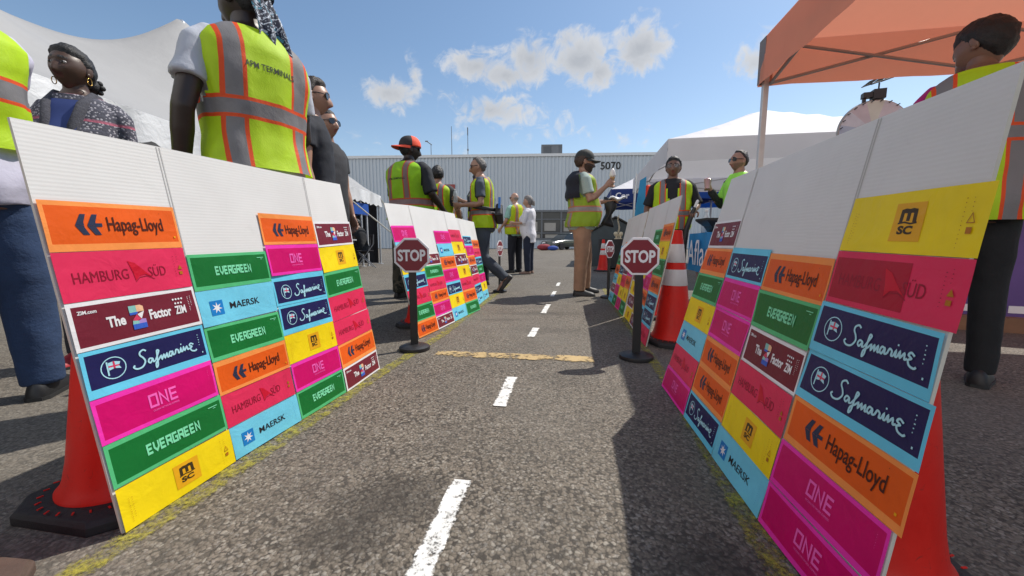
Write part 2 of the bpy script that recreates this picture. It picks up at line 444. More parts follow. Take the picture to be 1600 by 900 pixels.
def poly(pts, ck): return (list(pts), [tuple(range(len(pts)))], ck)
def words_(s, x, y, w, h, ck, off=0.0):
    vs, fs = fit_text(s, x, y, w, h, off); return (vs, fs, ck)
def marks(x, y, w, h, n, ck, sz=.0016):                               # columns of tiny code marks
    return [rect(x, y+h*i/n, sz*(.7+.6*((i*7) % 3)/2), sz, ck) for i in range(n)]
# flowing script for the navy poster, letter strokes in a 0..10 x 0..3 box
SCRIPT = [[(2.1, 2.75), (1.75, 3.0), (1.3, 2.75), (1.25, 2.3), (1.6, 1.8), (1.75, 1.2), (1.3, .55), (.6, .45), (.2, .8), (.4, 1.05)],
          [(2.75, 1.35), (2.35, 1.45), (2.15, 1.05), (2.4, .8), (2.75, 1.3), (2.8, .85), (3.1, .95)],
          [(3.1, .95), (3.6, 1.9), (3.75, 2.3), (3.5, 2.35), (3.4, 1.5), (3.3, .2), (3.05, -.15), (3.1, .5), (3.6, 1.0)],
          [(3.6, 1.0), (3.95, 1.4), (4.0, .85), (4.35, 1.45), (4.45, .9), (4.8, 1.5), (4.85, .9), (5.1, 1.0)],
          [(5.65, 1.5), (5.3, 1.6), (5.1, 1.15), (5.35, .9), (5.65, 1.5), (5.7, 1.0), (6.0, 1.1)], [(6.0, 1.1), (6.2, 1.65), (6.5, 1.5), (6.5, 1.05), (6.75, 1.1)],
          [(6.75, 1.1), (6.95, 1.65), (6.98, 1.1), (7.2, 1.15)], [(7.2, 1.15), (7.4, 1.7), (7.5, 1.15), (7.9, 1.7), (8.0, 1.15), (8.3, 1.3)],
          [(9.0, 1.75), (8.6, 2.0), (8.35, 1.7), (8.7, 1.45), (8.4, 1.2), (8.6, .75), (9.1, .6), (9.35, .8)]]
def design(kind, w, h, full):
    """print on a poster: list of (verts, faces, ink) in metres from the lower left of the printed field"""
    D = []; x = lambda f: f*w; y = lambda f: f*h
    if kind == 'arrow':
        gx, gy, gs = x(.17), y(.24), y(.56)
        for dx in (0, .48):
            D.append(poly([(gx+a*gs*1.05, gy+b*gs) for a, b in ((dx+.0, .45), (dx+.28, 1), (dx+.50, 1), (dx+.36, .62), (dx+.36, .45))], 'navy_glyph'))
            D.append(poly([(gx+a*gs*1.05, gy+b*gs) for a, b in ((dx+.0, .44), (dx+.36, .44), (dx+.36, .36), (dx+.52, 0), (dx+.26, 0))], 'navy_glyph'))
        D.append(rect(gx+.84*gs, gy+.40*gs, .32*gs, .17*gs, 'navy_glyph'))
        D.append(words_('Hapag-Lloyd', x(.40), y(.22), x(.47), y(.52), 'dark_brown', .012))
        if full: D += marks(x(.86), y(.88), .02, 0, 1, 'dark_brown') + [rect(x(.955), y(.12), x(.015), y(.06), 'amber')]
    elif kind == 'flag':
        D.append(words_('HAMBURG', x(.09), y(.36), x(.38), y(.23), 'crimson_ink')); D.append(words_('SÜD', x(.63), y(.36), x(.15), y(.28), 'crimson_ink'))
        D.append(poly([(x(a), y(b)) for a, b in ((.48, .76), (.535, .70), (.59, .53), (.655, .35), (.60, .43), (.55, .40), (.515, .30), (.505, .5))], 'flag_red'))
        D.append((*ribbon([(x(a), y(b)) for a, b in ((.515, .28), (.55, .37), (.61, .39), (.67, .30))], .0016), 'crimson_ink'))
        D += marks(x(.87), y(.30), 0, y(.55), 9, 'crimson_ink') + marks(x(.905), y(.65), 0, y(.25), 4, 'crimson_ink')
        D.append(poly([(x(.90), y(.47)), (x(.94), y(.47)), (x(.92), y(.58))], 'rust')); D.append(rect(x(.905), y(.34), x(.03), y(.08), 'rust'))
    elif kind == 'tiles':
        D.append(words_('ZIM.com', x(.03), y(.80), x(.13), y(.09), 'white', .03))
        D.append(words_('The', x(.21), y(.36), x(.14), y(.28), 'white', .035)); D.append(words_('Factor', x(.55), y(.36), x(.20), y(.28), 'white', .035))
        zx, zy, zw, zh = x(.39), y(.18), x(.12), y(.64)
        Z = lambda *p: [(zx+a*zw, zy+b*zh) for a, b in p]
        D += [poly(Z((0, .72), (.5, .72), (.5, 1), (0, 1)), 'tile_teal'), poly(Z((.5, .72), (1, .72), (1, .93), (.8, 1), (.5, 1)), 'tile_peach'), poly(Z((0, .62), (.45, .62), (.6, .72), (0, .72)), 'tile_blue'),
              poly(Z((.5, .62), (1, .72), (.72, .40)), 'white'), poly(Z((.45, .62), (.7, .40), (.35, .34), (.1, .40)), 'tile_red'), poly(Z((.05, .22), (.5, .22), (.5, .34), (.1, .38)), 'tile_teal'),
              poly(Z((.5, .22), (1, .22), (1, .38), (.75, .40), (.5, .34)), 'tile_violet'), poly(Z((.05, 0), (1, 0), (1, .22), (.05, .22)), 'tile_blue')]
        for i in range(7):
            a, b = (x(.79)+(i % 4)*x(.028), y(.80)) if i < 4 else (x(.804)+(i-4)*x(.028), y(.68))
            D.append(poly([(a+x(.010)*math.cos(q*math.pi/3), b+x(.010)*math.sin(q*math.pi/3)) for q in range(6)], 'white'))
        D.append(words_('ZIM', x(.785), y(.36), x(.105), y(.24), 'white', .03))
        D += marks(x(.93), y(.40), 0, y(.45), 9, 'white') + marks(x(.955), y(.55), 0, y(.32), 6, 'white')
    elif kind == 'script':
        cx, cy, r = x(.18), y(.48), min(y(.33), x(.09))
        ring = [(cx+r*math.cos(q*math.pi/12), cy+r*math.sin(q*math.pi/12)) for q in range(24)]
        D.append((*ribbon(ring, .0022, True), 'ice'))
        D.append(rect(cx-r*.55, cy-r*.62, r*.13, r*1.3, 'ice'))
        D.append(poly([(cx-r*.40, cy+r*.55), (cx+r*.05, cy+r*.62), (cx+r*.6, cy+r*.45), (cx+r*.45, cy+r*.1), (cx+r*.6, cy-r*.2), (cx+r*.05, cy-r*.05), (cx-r*.40, cy-r*.15)], 'ice'))
        D.append(poly([(cx-r*.40, cy+r*.28), (cx+r*.5, cy+r*.22), (cx+r*.45, cy+r*.08), (cx-r*.40, cy+r*.12)], 'tile_red')); D.append(rect(cx-r*.02, cy-r*.05, r*.16, r*.66, 'tile_red'))
        k = x(.60)/9.4; ky = y(.70)/3.3
        for st in SCRIPT:
            D.append((*ribbon([(x(.31)+a*k, y(.14)+b*ky) for a, b in spline(st, 5)], .0040), 'ice'))
        D.append(rect(x(.31)+7.0*k, y(.14)+2.2*ky, .0032, .0032, 'ice'))
        D += marks(x(.94), y(.42), 0, y(.45), 5, 'ice', .0022) + [rect(x(.955), y(.12), .003, .004, 'ice')]
    elif kind == 'one':
        D += block('ONE', x(.37), y(.36), x(.25), y(.40), 'pink_ink', .24)
        D.append(words_('OCEAN NETWORK EXPRESS', x(.385), y(.23), x(.23), y(.055), 'pink_ink', .01))
        D += marks(x(.95), y(.55), 0, y(.35), 6, 'pink_ink', .001)
    elif kind == 'blocks':
        D += block('EVERGREEN', x(.26), y(.35), x(.48), y(.30), 'mint', .33)
        D += [rect(x(.86), y(.86), x(.10), y(.025), 'mint'), rect(x(.91), y(.80), x(.03), y(.02), 'mint')]
    elif kind == 'star':
        s = y(.42); sx, sy = x(.12), y(.27); r = s*.14
        D.append(rect(sx, sy, s, s, 'blue'))
        st = [(sx+s/2+s*(.40 if q % 2 == 0 else .15)*math.sin(q*math.pi/7), sy+s/2+s*(.40 if q % 2 == 0 else .15)*math.cos(q*math.pi/7)) for q in range(14)]
        c = (sx+s/2, sy+s/2); D.append(([c]+st, [(0, 1+q, 1+(q+1) % 14) for q in range(14)], 'white'))
        D.append(words_('MAERSK', x(.35), y(.38), x(.40), y(.20), 'black', .008))
        D += marks(x(.91), y(.18), 0, y(.66), 11, 'blue', .0012)
    elif kind == 'waves':
        s = min(y(.62), x(.22)); sx, sy = x(.42), y(.20)
        D.append(rect(sx, sy, s, s, 'amber'))
        k = s
        D.append((*ribbon([(sx+a*k, sy+b*k) for a, b in ((.26, .50), (.27, .78), (.36, .80), (.49, .78), (.49, .53))], .12*k), 'black_brown'))
        D.append((*ribbon([(sx+a*k, sy+b*k) for a, b in ((.49, .78), (.60, .80), (.70, .78), (.71, .50))], .12*k), 'black_brown'))
        D.append((*ribbon([(sx+a*k, sy+b*k) for a, b in ((.18, .47), (.4, .50), (.6, .46), (.80, .49))], .045*k), 'black_brown'))
        D.append(words_('SC', sx+.22*k, sy+.18*k, .5*k, .23*k, 'black_brown', .05))
        D += marks(x(.065), y(.14), 0, y(.60), 13, 'rust', .0014) + marks(x(.088), y(.22), 0, y(.52), 9, 'rust', .0014)
        D += marks(x(.87), y(.12), 0, y(.74), 12, 'rust', .0014) + marks(x(.91), y(.62), 0, y(.24), 4, 'rust', .0014)
        D.append((*ribbon([(x(.90), y(.47)), (x(.94), y(.47)), (x(.92), y(.60))], .0014, True), 'rust')); D.append(rect(x(.905), y(.32), x(.03), y(.09), 'rust'))
    return D
#          edge ink, field ink, margins left right top bottom (m)
STYLE = dict(arrow=('orange_edge', 'orange', (.008, .006, .016, .010)), flag=('crimson', 'crimson', (0, 0, 0, 0)), tiles=('white', 'maroon', (.008, .006, .008, .009)),
             script=('cyan_edge', 'navy', (.008, .007, .009, .020)), one=('pink_edge', 'magenta', (.008, .006, .013, .010)), blocks=('green_edge', 'green', (.008, .007, .009, .012)),
             star=('sky', 'sky', (0, 0, 0, 0)), waves=('yellow', 'yellow', (0, 0, 0, 0)))
PLABEL = dict(arrow='orange poster with a dark double arrow emblem', flag='crimson poster with dark lettering round a red flag', tiles='maroon poster with a coloured patchwork letter', script='navy poster with pale flowing script',
              one='magenta poster with pink angular letters', blocks='green poster with pale block letters', star='pale blue poster with a white star on a blue tile', waves='yellow poster with a small amber square')
KEY = dict(H='arrow', S='flag', Z='tiles', F='script', O='one', E='blocks', M='star', Y='waves')
class Sheet:
    def __init__(s, B, T, cuts, origin, flip):
        s.B = [Vector((p[0], p[1], .004)) for p in B]; s.T = [Vector(p) for p in T]; s.c = cuts; s.o = Vector(origin); s.flip = flip
        s.len = sum((s.B[i+1]-s.B[i]).length for i in range(len(B)-1)); s.h = (s.T[1]-s.B[1]).length
    def P(s, x, t, off=0.0):
        i = 0
        while i < len(s.c)-2 and x > s.c[i+1]: i += 1
        k = (x-s.c[i])/(s.c[i+1]-s.c[i])
        b = s.B[i].lerp(s.B[i+1], k); u = s.T[i].lerp(s.T[i+1], k)
        n = (s.B[i+1]-s.B[i]).cross(s.T[i]-s.B[i]).normalized()
        if n.x*s.flip < 0: n = -n
        return b.lerp(u, t) + n*off - s.o
def ripple(seed, x, t):
    return .0036 + .0042*noise.noise(Vector((x*6+seed*3.1, t*7+seed, seed*.7)))
def make_board(label, B, T, cuts, cols, flip, full, over=0.0, group='white display boards along the lane', low=0.0):
    o = Vector(((B[0][0]+B[-1][0])/2, (B[0][1]+B[-1][1])/2, 0))
    root = empty('display_board', label, 'display board', o, 0, group)
    sh = Sheet(B, T, cuts, o, flip)
    mb = MB(); nx = 24; ny = 12; xs = sorted(set([i/nx for i in range(nx+1)] + [c for c in cuts]))
    for side in (0, -.006):
        for i in range(len(xs)-1):
            for j in range(ny):
                q = [(xs[i], j/ny), (xs[i+1], j/ny), (xs[i+1], (j+1)/ny), (xs[i], (j+1)/ny)]
                mb.quad(*[sh.P(a, b, side) for a, b in q], uv=[(a*sh.len, b*sh.h) for a, b in q])
    for a, c in [((0, 0), (0, 1)), ((1, 0), (1, 1))]:
        mb.quad(sh.P(*a), sh.P(*c), sh.P(*c, -.006), sh.P(*a, -.006), m=1)
    for i in range(len(xs)-1):
        for t in (0, 1): mb.quad(sh.P(xs[i], t), sh.P(xs[i+1], t), sh.P(xs[i+1], t, -.006), sh.P(xs[i], t, -.006), m=1)
    mb.build('card_sheet', [M_CARD, M_CARD_EDGE], root)
    for c in cuts[1:-1]:                                             # the creases of the trifold
        cr = MB()
        for d in (-.004, .004):
            cr.quad(sh.P(c+d/sh.len-.0012, .002, .0008), sh.P(c+d/sh.len+.0012, .002, .0008), sh.P(c+d/sh.len+.0012, .998, .0008), sh.P(c+d/sh.len-.0012, .998, .0008))
        cr.build('crease', mat('crease_line', (.50, .49, .47), .8), root)
    sd = 0
    for ci, (x0, x1, top, seq) in enumerate(cols):
        n = len(seq); hh = top/n
        for r, ch in enumerate(seq):
            if ch == '.': continue
            sd += 1; kind = KEY[ch.upper()]; rnd = random.Random(ci*31+r*7+len(label))
            e, f, (ml, mr, mt, mbt) = STYLE[kind]
            t1 = top-hh*r; t0 = t1-hh
            if rnd.random() < .35: mt, mbt = mbt, mt
            W = (x1-x0)*sh.len; H = hh*sh.h
            gx = .0015+.002*rnd.random(); tilt = rnd.uniform(-.006, .006)
            a0 = x0*sh.len + gx; a1 = x1*sh.len - .002*rnd.random()
            if over and ci == len(cols)-1: a1 += over*(.55+.45*math.sin(r*2.1+.5))
            b0 = t0*sh.h + .0008; b1 = t1*sh.h - .0006
            if r == n-1: b0 += low
            def put(X, Y, up):                                       # poster metres -> board
                xx = (a0+X)/sh.len; tt = (b0+Y+tilt*X)/sh.h
                return sh.P(xx, tt, ripple(sd, xx, tt)+up + .0003*((sd*5) % 4))
            w, h = a1-a0, b1-b0
            gxs = sorted(set([0, ml, w-mr, w] + [w*i/16 for i in range(17)])); gys = sorted(set([0, mbt, h-mt, h] + [h*i/7 for i in range(8)]))
            pm = MB()
            for i in range(len(gxs)-1):
                for j in range(len(gys)-1):
                    cx, cy = (gxs[i]+gxs[i+1])/2, (gys[j]+gys[j+1])/2
                    pm.quad(put(gxs[i], gys[j], 0), put(gxs[i+1], gys[j], 0), put(gxs[i+1], gys[j+1], 0), put(gxs[i], gys[j+1], 0), m=1 if (ml < cx < w-mr and mbt < cy < h-mt) else 0)
            po = pm.build('poster', [ink(e), ink(f)], root, smooth=True); po['label'] = PLABEL[kind]
            fw, fh = w-ml-mr, h-mt-mbt
            if ch == 's':                                            # darker printed panel on the crimson sheet by the edge
                dm = MB(); q = [(.02*w, .06*h), (.66*w, .10*h), (.66*w, .86*h), (.02*w, .86*h)]
                for i in range(6):
                    X0, X1 = (.02+.64*i/6)*w, (.02+.64*(i+1)/6)*w
                    for j in range(3): dm.quad(put(X0, h*(.1+.26*j), .0004), put(X1, h*(.1+.26*j), .0004), put(X1, h*(.1+.26*(j+1)), .0004), put(X0, h*(.1+.26*(j+1)), .0004))
                dm.build('printed_panel', ink('crimson_dark'), po)
            keys = []; lm = MB(); lay = 0
            for vs, fs, ck in design(kind, fw, fh, full):
                if not full and len(vs) == 4 and max(v[0] for v in vs)-min(v[0] for v in vs) < .0035 and max(v[1] for v in vs)-min(v[1] for v in vs) < .0035: continue
                if ck not in keys: keys.append(ck)
                lay = min(lay+1, 9); i0 = len(lm.v)
                if len(vs) == 4 and len(fs) == 1 and ck in ('amber', 'blue') and vs[1][0]-vs[0][0] > .012:   # follow the paper
                    (xa, ya), (xb, yb) = vs[0], vs[2]; vs = [(xa+(xb-xa)*i/5, ya+(yb-ya)*j/5) for j in range(6) for i in range(6)]; fs = [(j*6+i, j*6+i+1, j*6+i+7, j*6+i+6) for j in range(5) for i in range(5)]
                lm.v += [tuple(put(ml+a, mbt+b, .0006+lay*.00009)) for a, b in vs]
                for g in fs: lm.f.append(tuple(i0+k for k in g)); lm.m.append(keys.index(ck))
            lm.build('printed_lettering', [ink(k) for k in keys], po)
    return root
Q4 = [0, .25, .5, .75, 1.0]
def C4(tops, seqs, x=Q4): return [(x[i], x[i+1], tops[i], seqs[i]) for i in range(len(seqs))]
make_board('sunlit white poster board in front of the woman in the patterned cardigan',
    [(-.896, .812), (-.851, 1.109), (-.744, 1.655), (-.705, 1.98)], [(-.968, .773, .91), (-.93, 1.043, .92), (-.839, 1.582, .93), (-.833, 1.904, .95)], [0, .25, .75, 1],
    C4([.83, .69, .832, .812], ['HSZFOEY', 'EMEHSM', 'HOFFYOE', 'ZYESSHZ']), 1, True)
make_board('shaded white poster board below the orange canopy with a yellow poster topmost',
    [(.705, 1.733), (.664, 1.414), (.597, .856), (.578, .56)], [(.907, 1.629, .93), (.869, 1.395, .93), (.741, .806, .92), (.681, .543, .91)], [0, .25, .75, 1],
    C4([.81, .70, .69, .826], ['ZHEYMSO', 'FOOHHF', 'HEZSYM', 'YsFFHOO']), -1, True, over=.022)
make_board('white poster board standing behind the larger stop sign beside the camouflage trousers',
    [(-.652, 2.62), (-.565, 2.90), (-.41, 3.50), (-.318, 3.80)], [(-.844, 2.58, .93), (-.77, 2.90, .945), (-.62, 3.53, .95), (-.564, 3.82, .95)], [0, .25, .75, 1],
    C4([.84, .62, .81, .83], ['OMYFSEH', 'ZESHOZ', 'OMHOFYM', 'SYZYSHE']), 1, False)
make_board('white poster board ending beside the man walking in jeans',
    [(-.475, 3.56), (-.358, 4.1), (-.286, 4.72)], [(-.69, 3.55, .93), (-.575, 4.12, .925), (-.47, 4.78, .92)], [0, .5, 1],
    C4([.72, .76, .80, .76], ['YZESHO', 'SYZESHO', 'FOHZSFM', 'HSFEOYM']), 1, False)
make_board('shaded white poster board between a stop sign and the banded cone',
    [(1.018, 3.42), (.98, 3.14), (.90, 2.68), (.86, 2.406)], [(1.185, 3.365, .96), (1.14, 3.10, .955), (1.05, 2.60, .95), (1.01, 2.335, .95)], [0, .25, .75, 1],
    C4([.70, .62, .80, .83], ['MHZYZY', 'HYOEYZ', 'ESOOHFM', 'HYEHFFS']), -1, False)
make_board('white poster board below the feather flag, half behind the next board',
    [(1.144, 4.5), (1.11, 4.22), (1.05, 3.72), (1.015, 3.46)], [(1.32, 4.42, .93), (1.28, 4.14, .935), (1.21, 3.64, .94), (1.185, 3.40, .94)], [0, .25, .75, 1],
    C4([.68, .72, .74, .76], ['MEHMZM', 'HZFYOE', 'ZHZSYO', 'SFOHYE']), -1, False)

# ------------------------------------------------------------------ cones and stop signs
def cone_mat():
    m = bpy.data.materials.new('red_orange_cone_plastic'); b = NB(m); P = b.coords('Object')
    n = b.noise(7, 5, .65, P, .5); s = b.noise(38, 4, .7, P, 2.0)
    x = b.mix(b.ramp(n, .3, .7), (.58, .008, .004), (.70, .014, .005))
    x = b.mix(b.ramp(s, .60, .72, 0, .55), x, (.16, .02, .015)); x = b.mix(b.ramp(n, .62, .80, 0, .5), x, (.30, .05, .035))
    b.put(b.bsdf.inputs['Base Color'], x); b.put(b.bsdf.inputs['Roughness'], b.ramp(n, .3, .7, .38, .6)); b.bsdf.inputs['Specular IOR Level'].default_value = .35
    b.bump(b.noise(25, 4, .6, P), .12, .01); return m
M_CONE = cone_mat()
M_RUBBER = mat('black_rubber', (.018, .016, .017), .7, var=.3, vscale=20, bump=.2, bscale=120)
M_BROWN_RUBBER = mat('dusty_brown_rubber', (.085, .055, .042), .8, var=.25, vscale=14, bump=.25, bscale=90)
M_REFL = mat('grey_reflective_band', (.62, .58, .58), .35, var=.08, bump=.08, bscale=200)
def cone_parts(root, H, base, base_mat, bands=True, marks_=True):
    s = base/2; c = .06; b = MB()
    oct_ = [(s-c, -s), (s, -s+c), (s, s-c), (s-c, s), (-s+c, s), (-s, s-c), (-s, -s+c), (-s+c, -s)]
    b.rings([[(x*k, y*k, z) for x, y in oct_] for k, z in ((1, 0), (1, .022), (.96, .032), (.80, .038))])
    bo = b.build('base', base_mat, root, bevel=.004)
    r0 = base*.375; f = lambda z: r0*.93 + (.030-r0*.93)*((z-.05)/(H-.05))
    k = MB(); k.lathe([(r0*1.06, .036), (r0*1.06, .045), (r0*.98, .056), (r0*.93, .075)] + [(f(z), z) for z in [.12+i*(H-.14)/10 for i in range(11)]] + [(.030, H-.004), (.024, H), (.018, H-.01)], 40)
    k.build('body', M_CONE, root, smooth=True, sharp=50)
    if bands:
        for a, c2 in ((.52, .66), (.72, .88)):
            z0, z1 = H*a, H*c2; q = MB(); q.lathe([(f(z0)+.0012, z0), (f(z0)+.0022, z0+.002), (f(z1)+.0022, z1-.002), (f(z1)+.0012, z1)], 40, cap=False)
            q.build('reflective_band', M_REFL, root, smooth=True)
    if marks_:
        q = MB()
        for i in range(30):
            a = i/30*2*math.pi; rr = r0*1.24
            q.box((rr*math.cos(a), rr*math.sin(a), .0392), (.011, .0036, .002), Matrix.Rotation(a+.5, 3, 'Z'))
        q.build('moulded_marks', M_CONE, bo)
def cone(label, loc, H=.74, base=.36, rz=0, base_mat=None, **kw):
    root = empty('traffic_cone', label, 'traffic cone', loc, rz, 'red traffic cones propping the boards')
    cone_parts(root, H, base, base_mat or M_RUBBER, **kw); return root
cone('plain red cone on a black base behind the board under the grey scarf', (-1.052, .99, 0), rz=-.17, base=.345, bands=False)
cone('red cone tucked behind the board beneath the person in magenta sleeves', (.750, .735, 0), rz=-.174, H=.72, base=.31, bands=False)
cone('tall red cone with two grey reflective bands beside the blue table cloth', (1.085, 2.545, 0), H=.75, rz=.2, base=.35)
cone('small distant banded cone behind the little stop sign', (2.13, 9.0, 0), H=.74, rz=.5)
cone('red cone mostly hidden behind the boards beside the camouflage trousers', (-.735, 3.10, 0), H=.72, rz=-.17)
cone('cone whose tip shows over the joint of two poster boards', (1.245, 3.44, 0), H=.765, rz=.1)
cone('cone whose dusty brown base corner pokes out near the tarmac edge', (-1.12, .545, 0), base=.37, rz=-.1, base_mat=M_BROWN_RUBBER)
M_POST = mat('black_post_plastic', (.015, .014, .015), .45, var=.2); M_SIGNW = mat('sign_white_vinyl', (.78, .76, .80), .4, var=.04)
M_SIGNR = mat('sign_maroon_vinyl', (.20, .008, .022), .4, var=.06)
def make_stop():
    root = empty('stop_sign', '-', 'stop sign', (0, 0, 0), 0, 'toy sized stop signs on black posts')
    b = MB(); b.lathe([(.094, 0), (.096, .010), (.094, .022), (.080, .028), (.070, .032), (.040, .036)], 40); b.build('base', M_POST, root, smooth=True, sharp=40)
    p = MB(); p.box((0, .004, .27), (.046, .016, .50)); p.build('post', M_POST, root, bevel=.002)
    oc = lambda r, y: [(r*math.cos(R(22.5+45*i)), y, .592+r*math.sin(R(22.5+45*i))) for i in range(8)]
    f = MB(); f.rings([oc(.112, .004), oc(.114, -.002), oc(.112, -.006)]); so = f.build('sign_plate', M_SIGNW, root)
    r = MB(); r.rings([oc(.1005, -.0062), oc(.1005, -.0072)]); r.build('red_face', M_SIGNR, so)
    vs, fs = fit_text('STOP', -.083, .592-.036, .166, .072, .035); t = MB(); t.v = [(x, -.0084, z) for x, z in vs]; t.f = list(fs); t.m = [0]*len(fs)
    t.build('lettering', M_SIGNW, so)
    return root
st = make_stop(); st.location = (-.614, 2.36, 0); st.rotation_euler.z = .14
st['label'] = 'small stop sign casting a shadow toward the board on the trousers side, upright facing the camera'
for lab, loc, rz in (('small stop sign before the banded cone, its octagon shadow on the lane', (.722, 2.174, 0), -.14),
                     ('tiny stop sign turned nearly edge-on beside the walking man', (-.165, 5.2, 0), 1.22),
                     ('tiny distant stop sign half turned in front of the small cone', (1.17, 4.62, 0), .85)):
    c = copy_tree(st); c.location = loc; c.rotation_euler.z = rz; c['label'] = lab
st['label'] = 'small stop sign in front of the poster board beside the camouflage trousers'
# ------------------------------------------------------------------ warehouse closing the view
M_SIDING = mat('pale_blue_grey_siding', (.49, .545, .60), .5, var=.05, vscale=.6, stretch=(1, 1, .12))
M_TRIM = mat('white_metal_trim', (.66, .68, .70), .5, var=.05); M_DARKGLASS = mat('dark_glazing', (.02, .024, .028), .12, var=.2, vscale=.8)
M_GREY_METAL = mat('dark_grey_metal', (.13, .14, .155), .5, var=.12, vscale=3); M_ALU = mat('brushed_aluminium', (.55, .55, .56), .38, metal=.7, var=.08)
def bl(x, z): return Vector((x, 0, z))
ww = empty('warehouse', 'long pale corrugated warehouse with a rooftop unit and black street number', 'building', (0, 44.6, 0), -.055)
mb = MB(); pitch = .40; x = -46.0; prof = []
while x < 34:
    prof += [(x, 0), (x+.14, 0), (x+.19, -.075), (x+.35, -.075)]; x += pitch
W0 = [(a, b) for a, b in prof if True]
H_W = 10.35
def wallseg(mb, z0, z1, xa, xb):
    p = [(a, b) for a, b in W0 if xa <= a <= xb]
    mb.rings([[(a, b, z0) for a, b in p], [(a, b, z1) for a, b in p]], closed=False)
wallseg(mb, 4.3, H_W, -46, 34); wallseg(mb, 0, 4.3, -46, 1.4); wallseg(mb, 0, 4.3, 8.1, 34); wallseg(mb, 0, 1.0, 1.4, 8.1)
mb.build('wall', M_SIDING, ww)
mb = MB(); mb.box((-6, 10, H_W-.12), (80, 20, .1)); mb.box((-6, -.06, H_W+.02), (80.2, .26, .30)); mb.build('roof', M_TRIM, ww)
mb = MB(); mb.box((-46, 10, H_W/2), (.2, 20, H_W)); mb.box((34, 10, H_W/2), (.2, 20, H_W)); mb.build('side_wall', M_SIDING, ww)
wf = MB(); wf.box((4.75, .0, 4.22), (6.9, .3, .22))
for xx in (1.35, 3.4, 5.6, 8.15): wf.box((xx, .0, 2.6), (.18, .26, 3.2))
for zz in (1.06, 1.75, 3.3): wf.box((4.75, .0, zz), (6.7, .22, .12 if zz > 1.1 else .2))
fr = wf.build('window_frame', M_GREY_METAL, ww)
g = MB(); g.box((4.75, .10, 2.6), (6.7, .04, 3.1)); g.build('pane', M_DARKGLASS, fr)
g = MB()
for (a, c2, z0, z1) in ((1.7, 2.9, 1.95, 3.0), (3.7, 5.0, 2.0, 2.9), (5.9, 7.6, 1.95, 3.1), (1.7, 3.2, 1.2, 1.6), (3.8, 5.3, 1.2, 1.6)): g.box(((a+c2)/2, .06, (z0+z1)/2), (c2-a, .02, z1-z0))
g.build('pane_reflection', mat('pale_reflection', (.38, .36, .33), .7), fr)  # pale plates before the panes, reflections put in as colour
vs, fs = fit_text('5070', 0, 0, None, .85, .02); t = MB(); t.v = [(9.85+x_, -.09, 8.72+z_) for x_, z_ in vs]; t.f = list(fs); t.m = [0]*len(fs); t.build('street_number', mat('black_sign_paint', (.02, .02, .02), .6), ww)
mb = MB(); mb.box((-8.1, -.12, 5.1), (3.2, .1, 4.3)); rp = mb.build('red_panel', mat('faded_red_panel', (.30, .055, .05), .6, var=.08), ww)
mb = MB(); mb.box((-2.6, -.12, 4.6), (1.2, .08, 2.2)); mb.build('notice_board', mat('cream_notice', (.45, .42, .34), .6), ww)
mb = MB(); mb.lathe([(.32, 0), (.32, .05)], 20, (0, 0, 0)); mb.v = [(-2.6+a, -.17-c, 5.1+b) for a, b, c in mb.v]; mb.build('round_emblem', mat('black_sign_paint', (.02, .02, .02), .6), ww)
mb = MB(); mb.box((4.5, 2.0, H_W+.75), (2.4, 1.6, 1.45)); ru = mb.build('rooftop_unit', M_GREY_METAL, ww, bevel=.03)
mb = MB(); mb.box((4.0, 1.19, H_W+.75), (.9, .03, 1.1)); [mb.box((4.0, 1.165, H_W+.3+.12*i), (.84, .03, .03)) for i in range(8)]; mb.box((5.45, 1.19, H_W+.75), (.35, .03, 1.2)); mb.build('vent_panel', mat('mid_grey_panel', (.10, .11, .125), .6), ru)
for xx, hh, kind in ((-9.3, 1.5, 1), (-6.9, 3.4, 0), (-5.05, 3.3, 2)):
    mb = MB(); mb.tube([(xx, .4, H_W-.8 if kind == 0 else H_W), (xx, .4, H_W+hh)], [.045, .03], 8)
    if kind == 1: mb.tube([(xx-.55, .4, H_W+hh+.35), (xx+.1, .4, H_W+hh-.1)], .05, 8); mb.box((xx-.5, .4, H_W+hh+.3), (.3, .12, .12))
    if kind == 2: mb.tube([(xx, .4, H_W+.7), (xx, .4, H_W+.9)], .09, 8); mb.tube([(xx, .4, H_W+hh-.9), (xx, .4, H_W+hh-.1)], .06, 8)
    mb.build('antenna', M_GREY_METAL, ww)

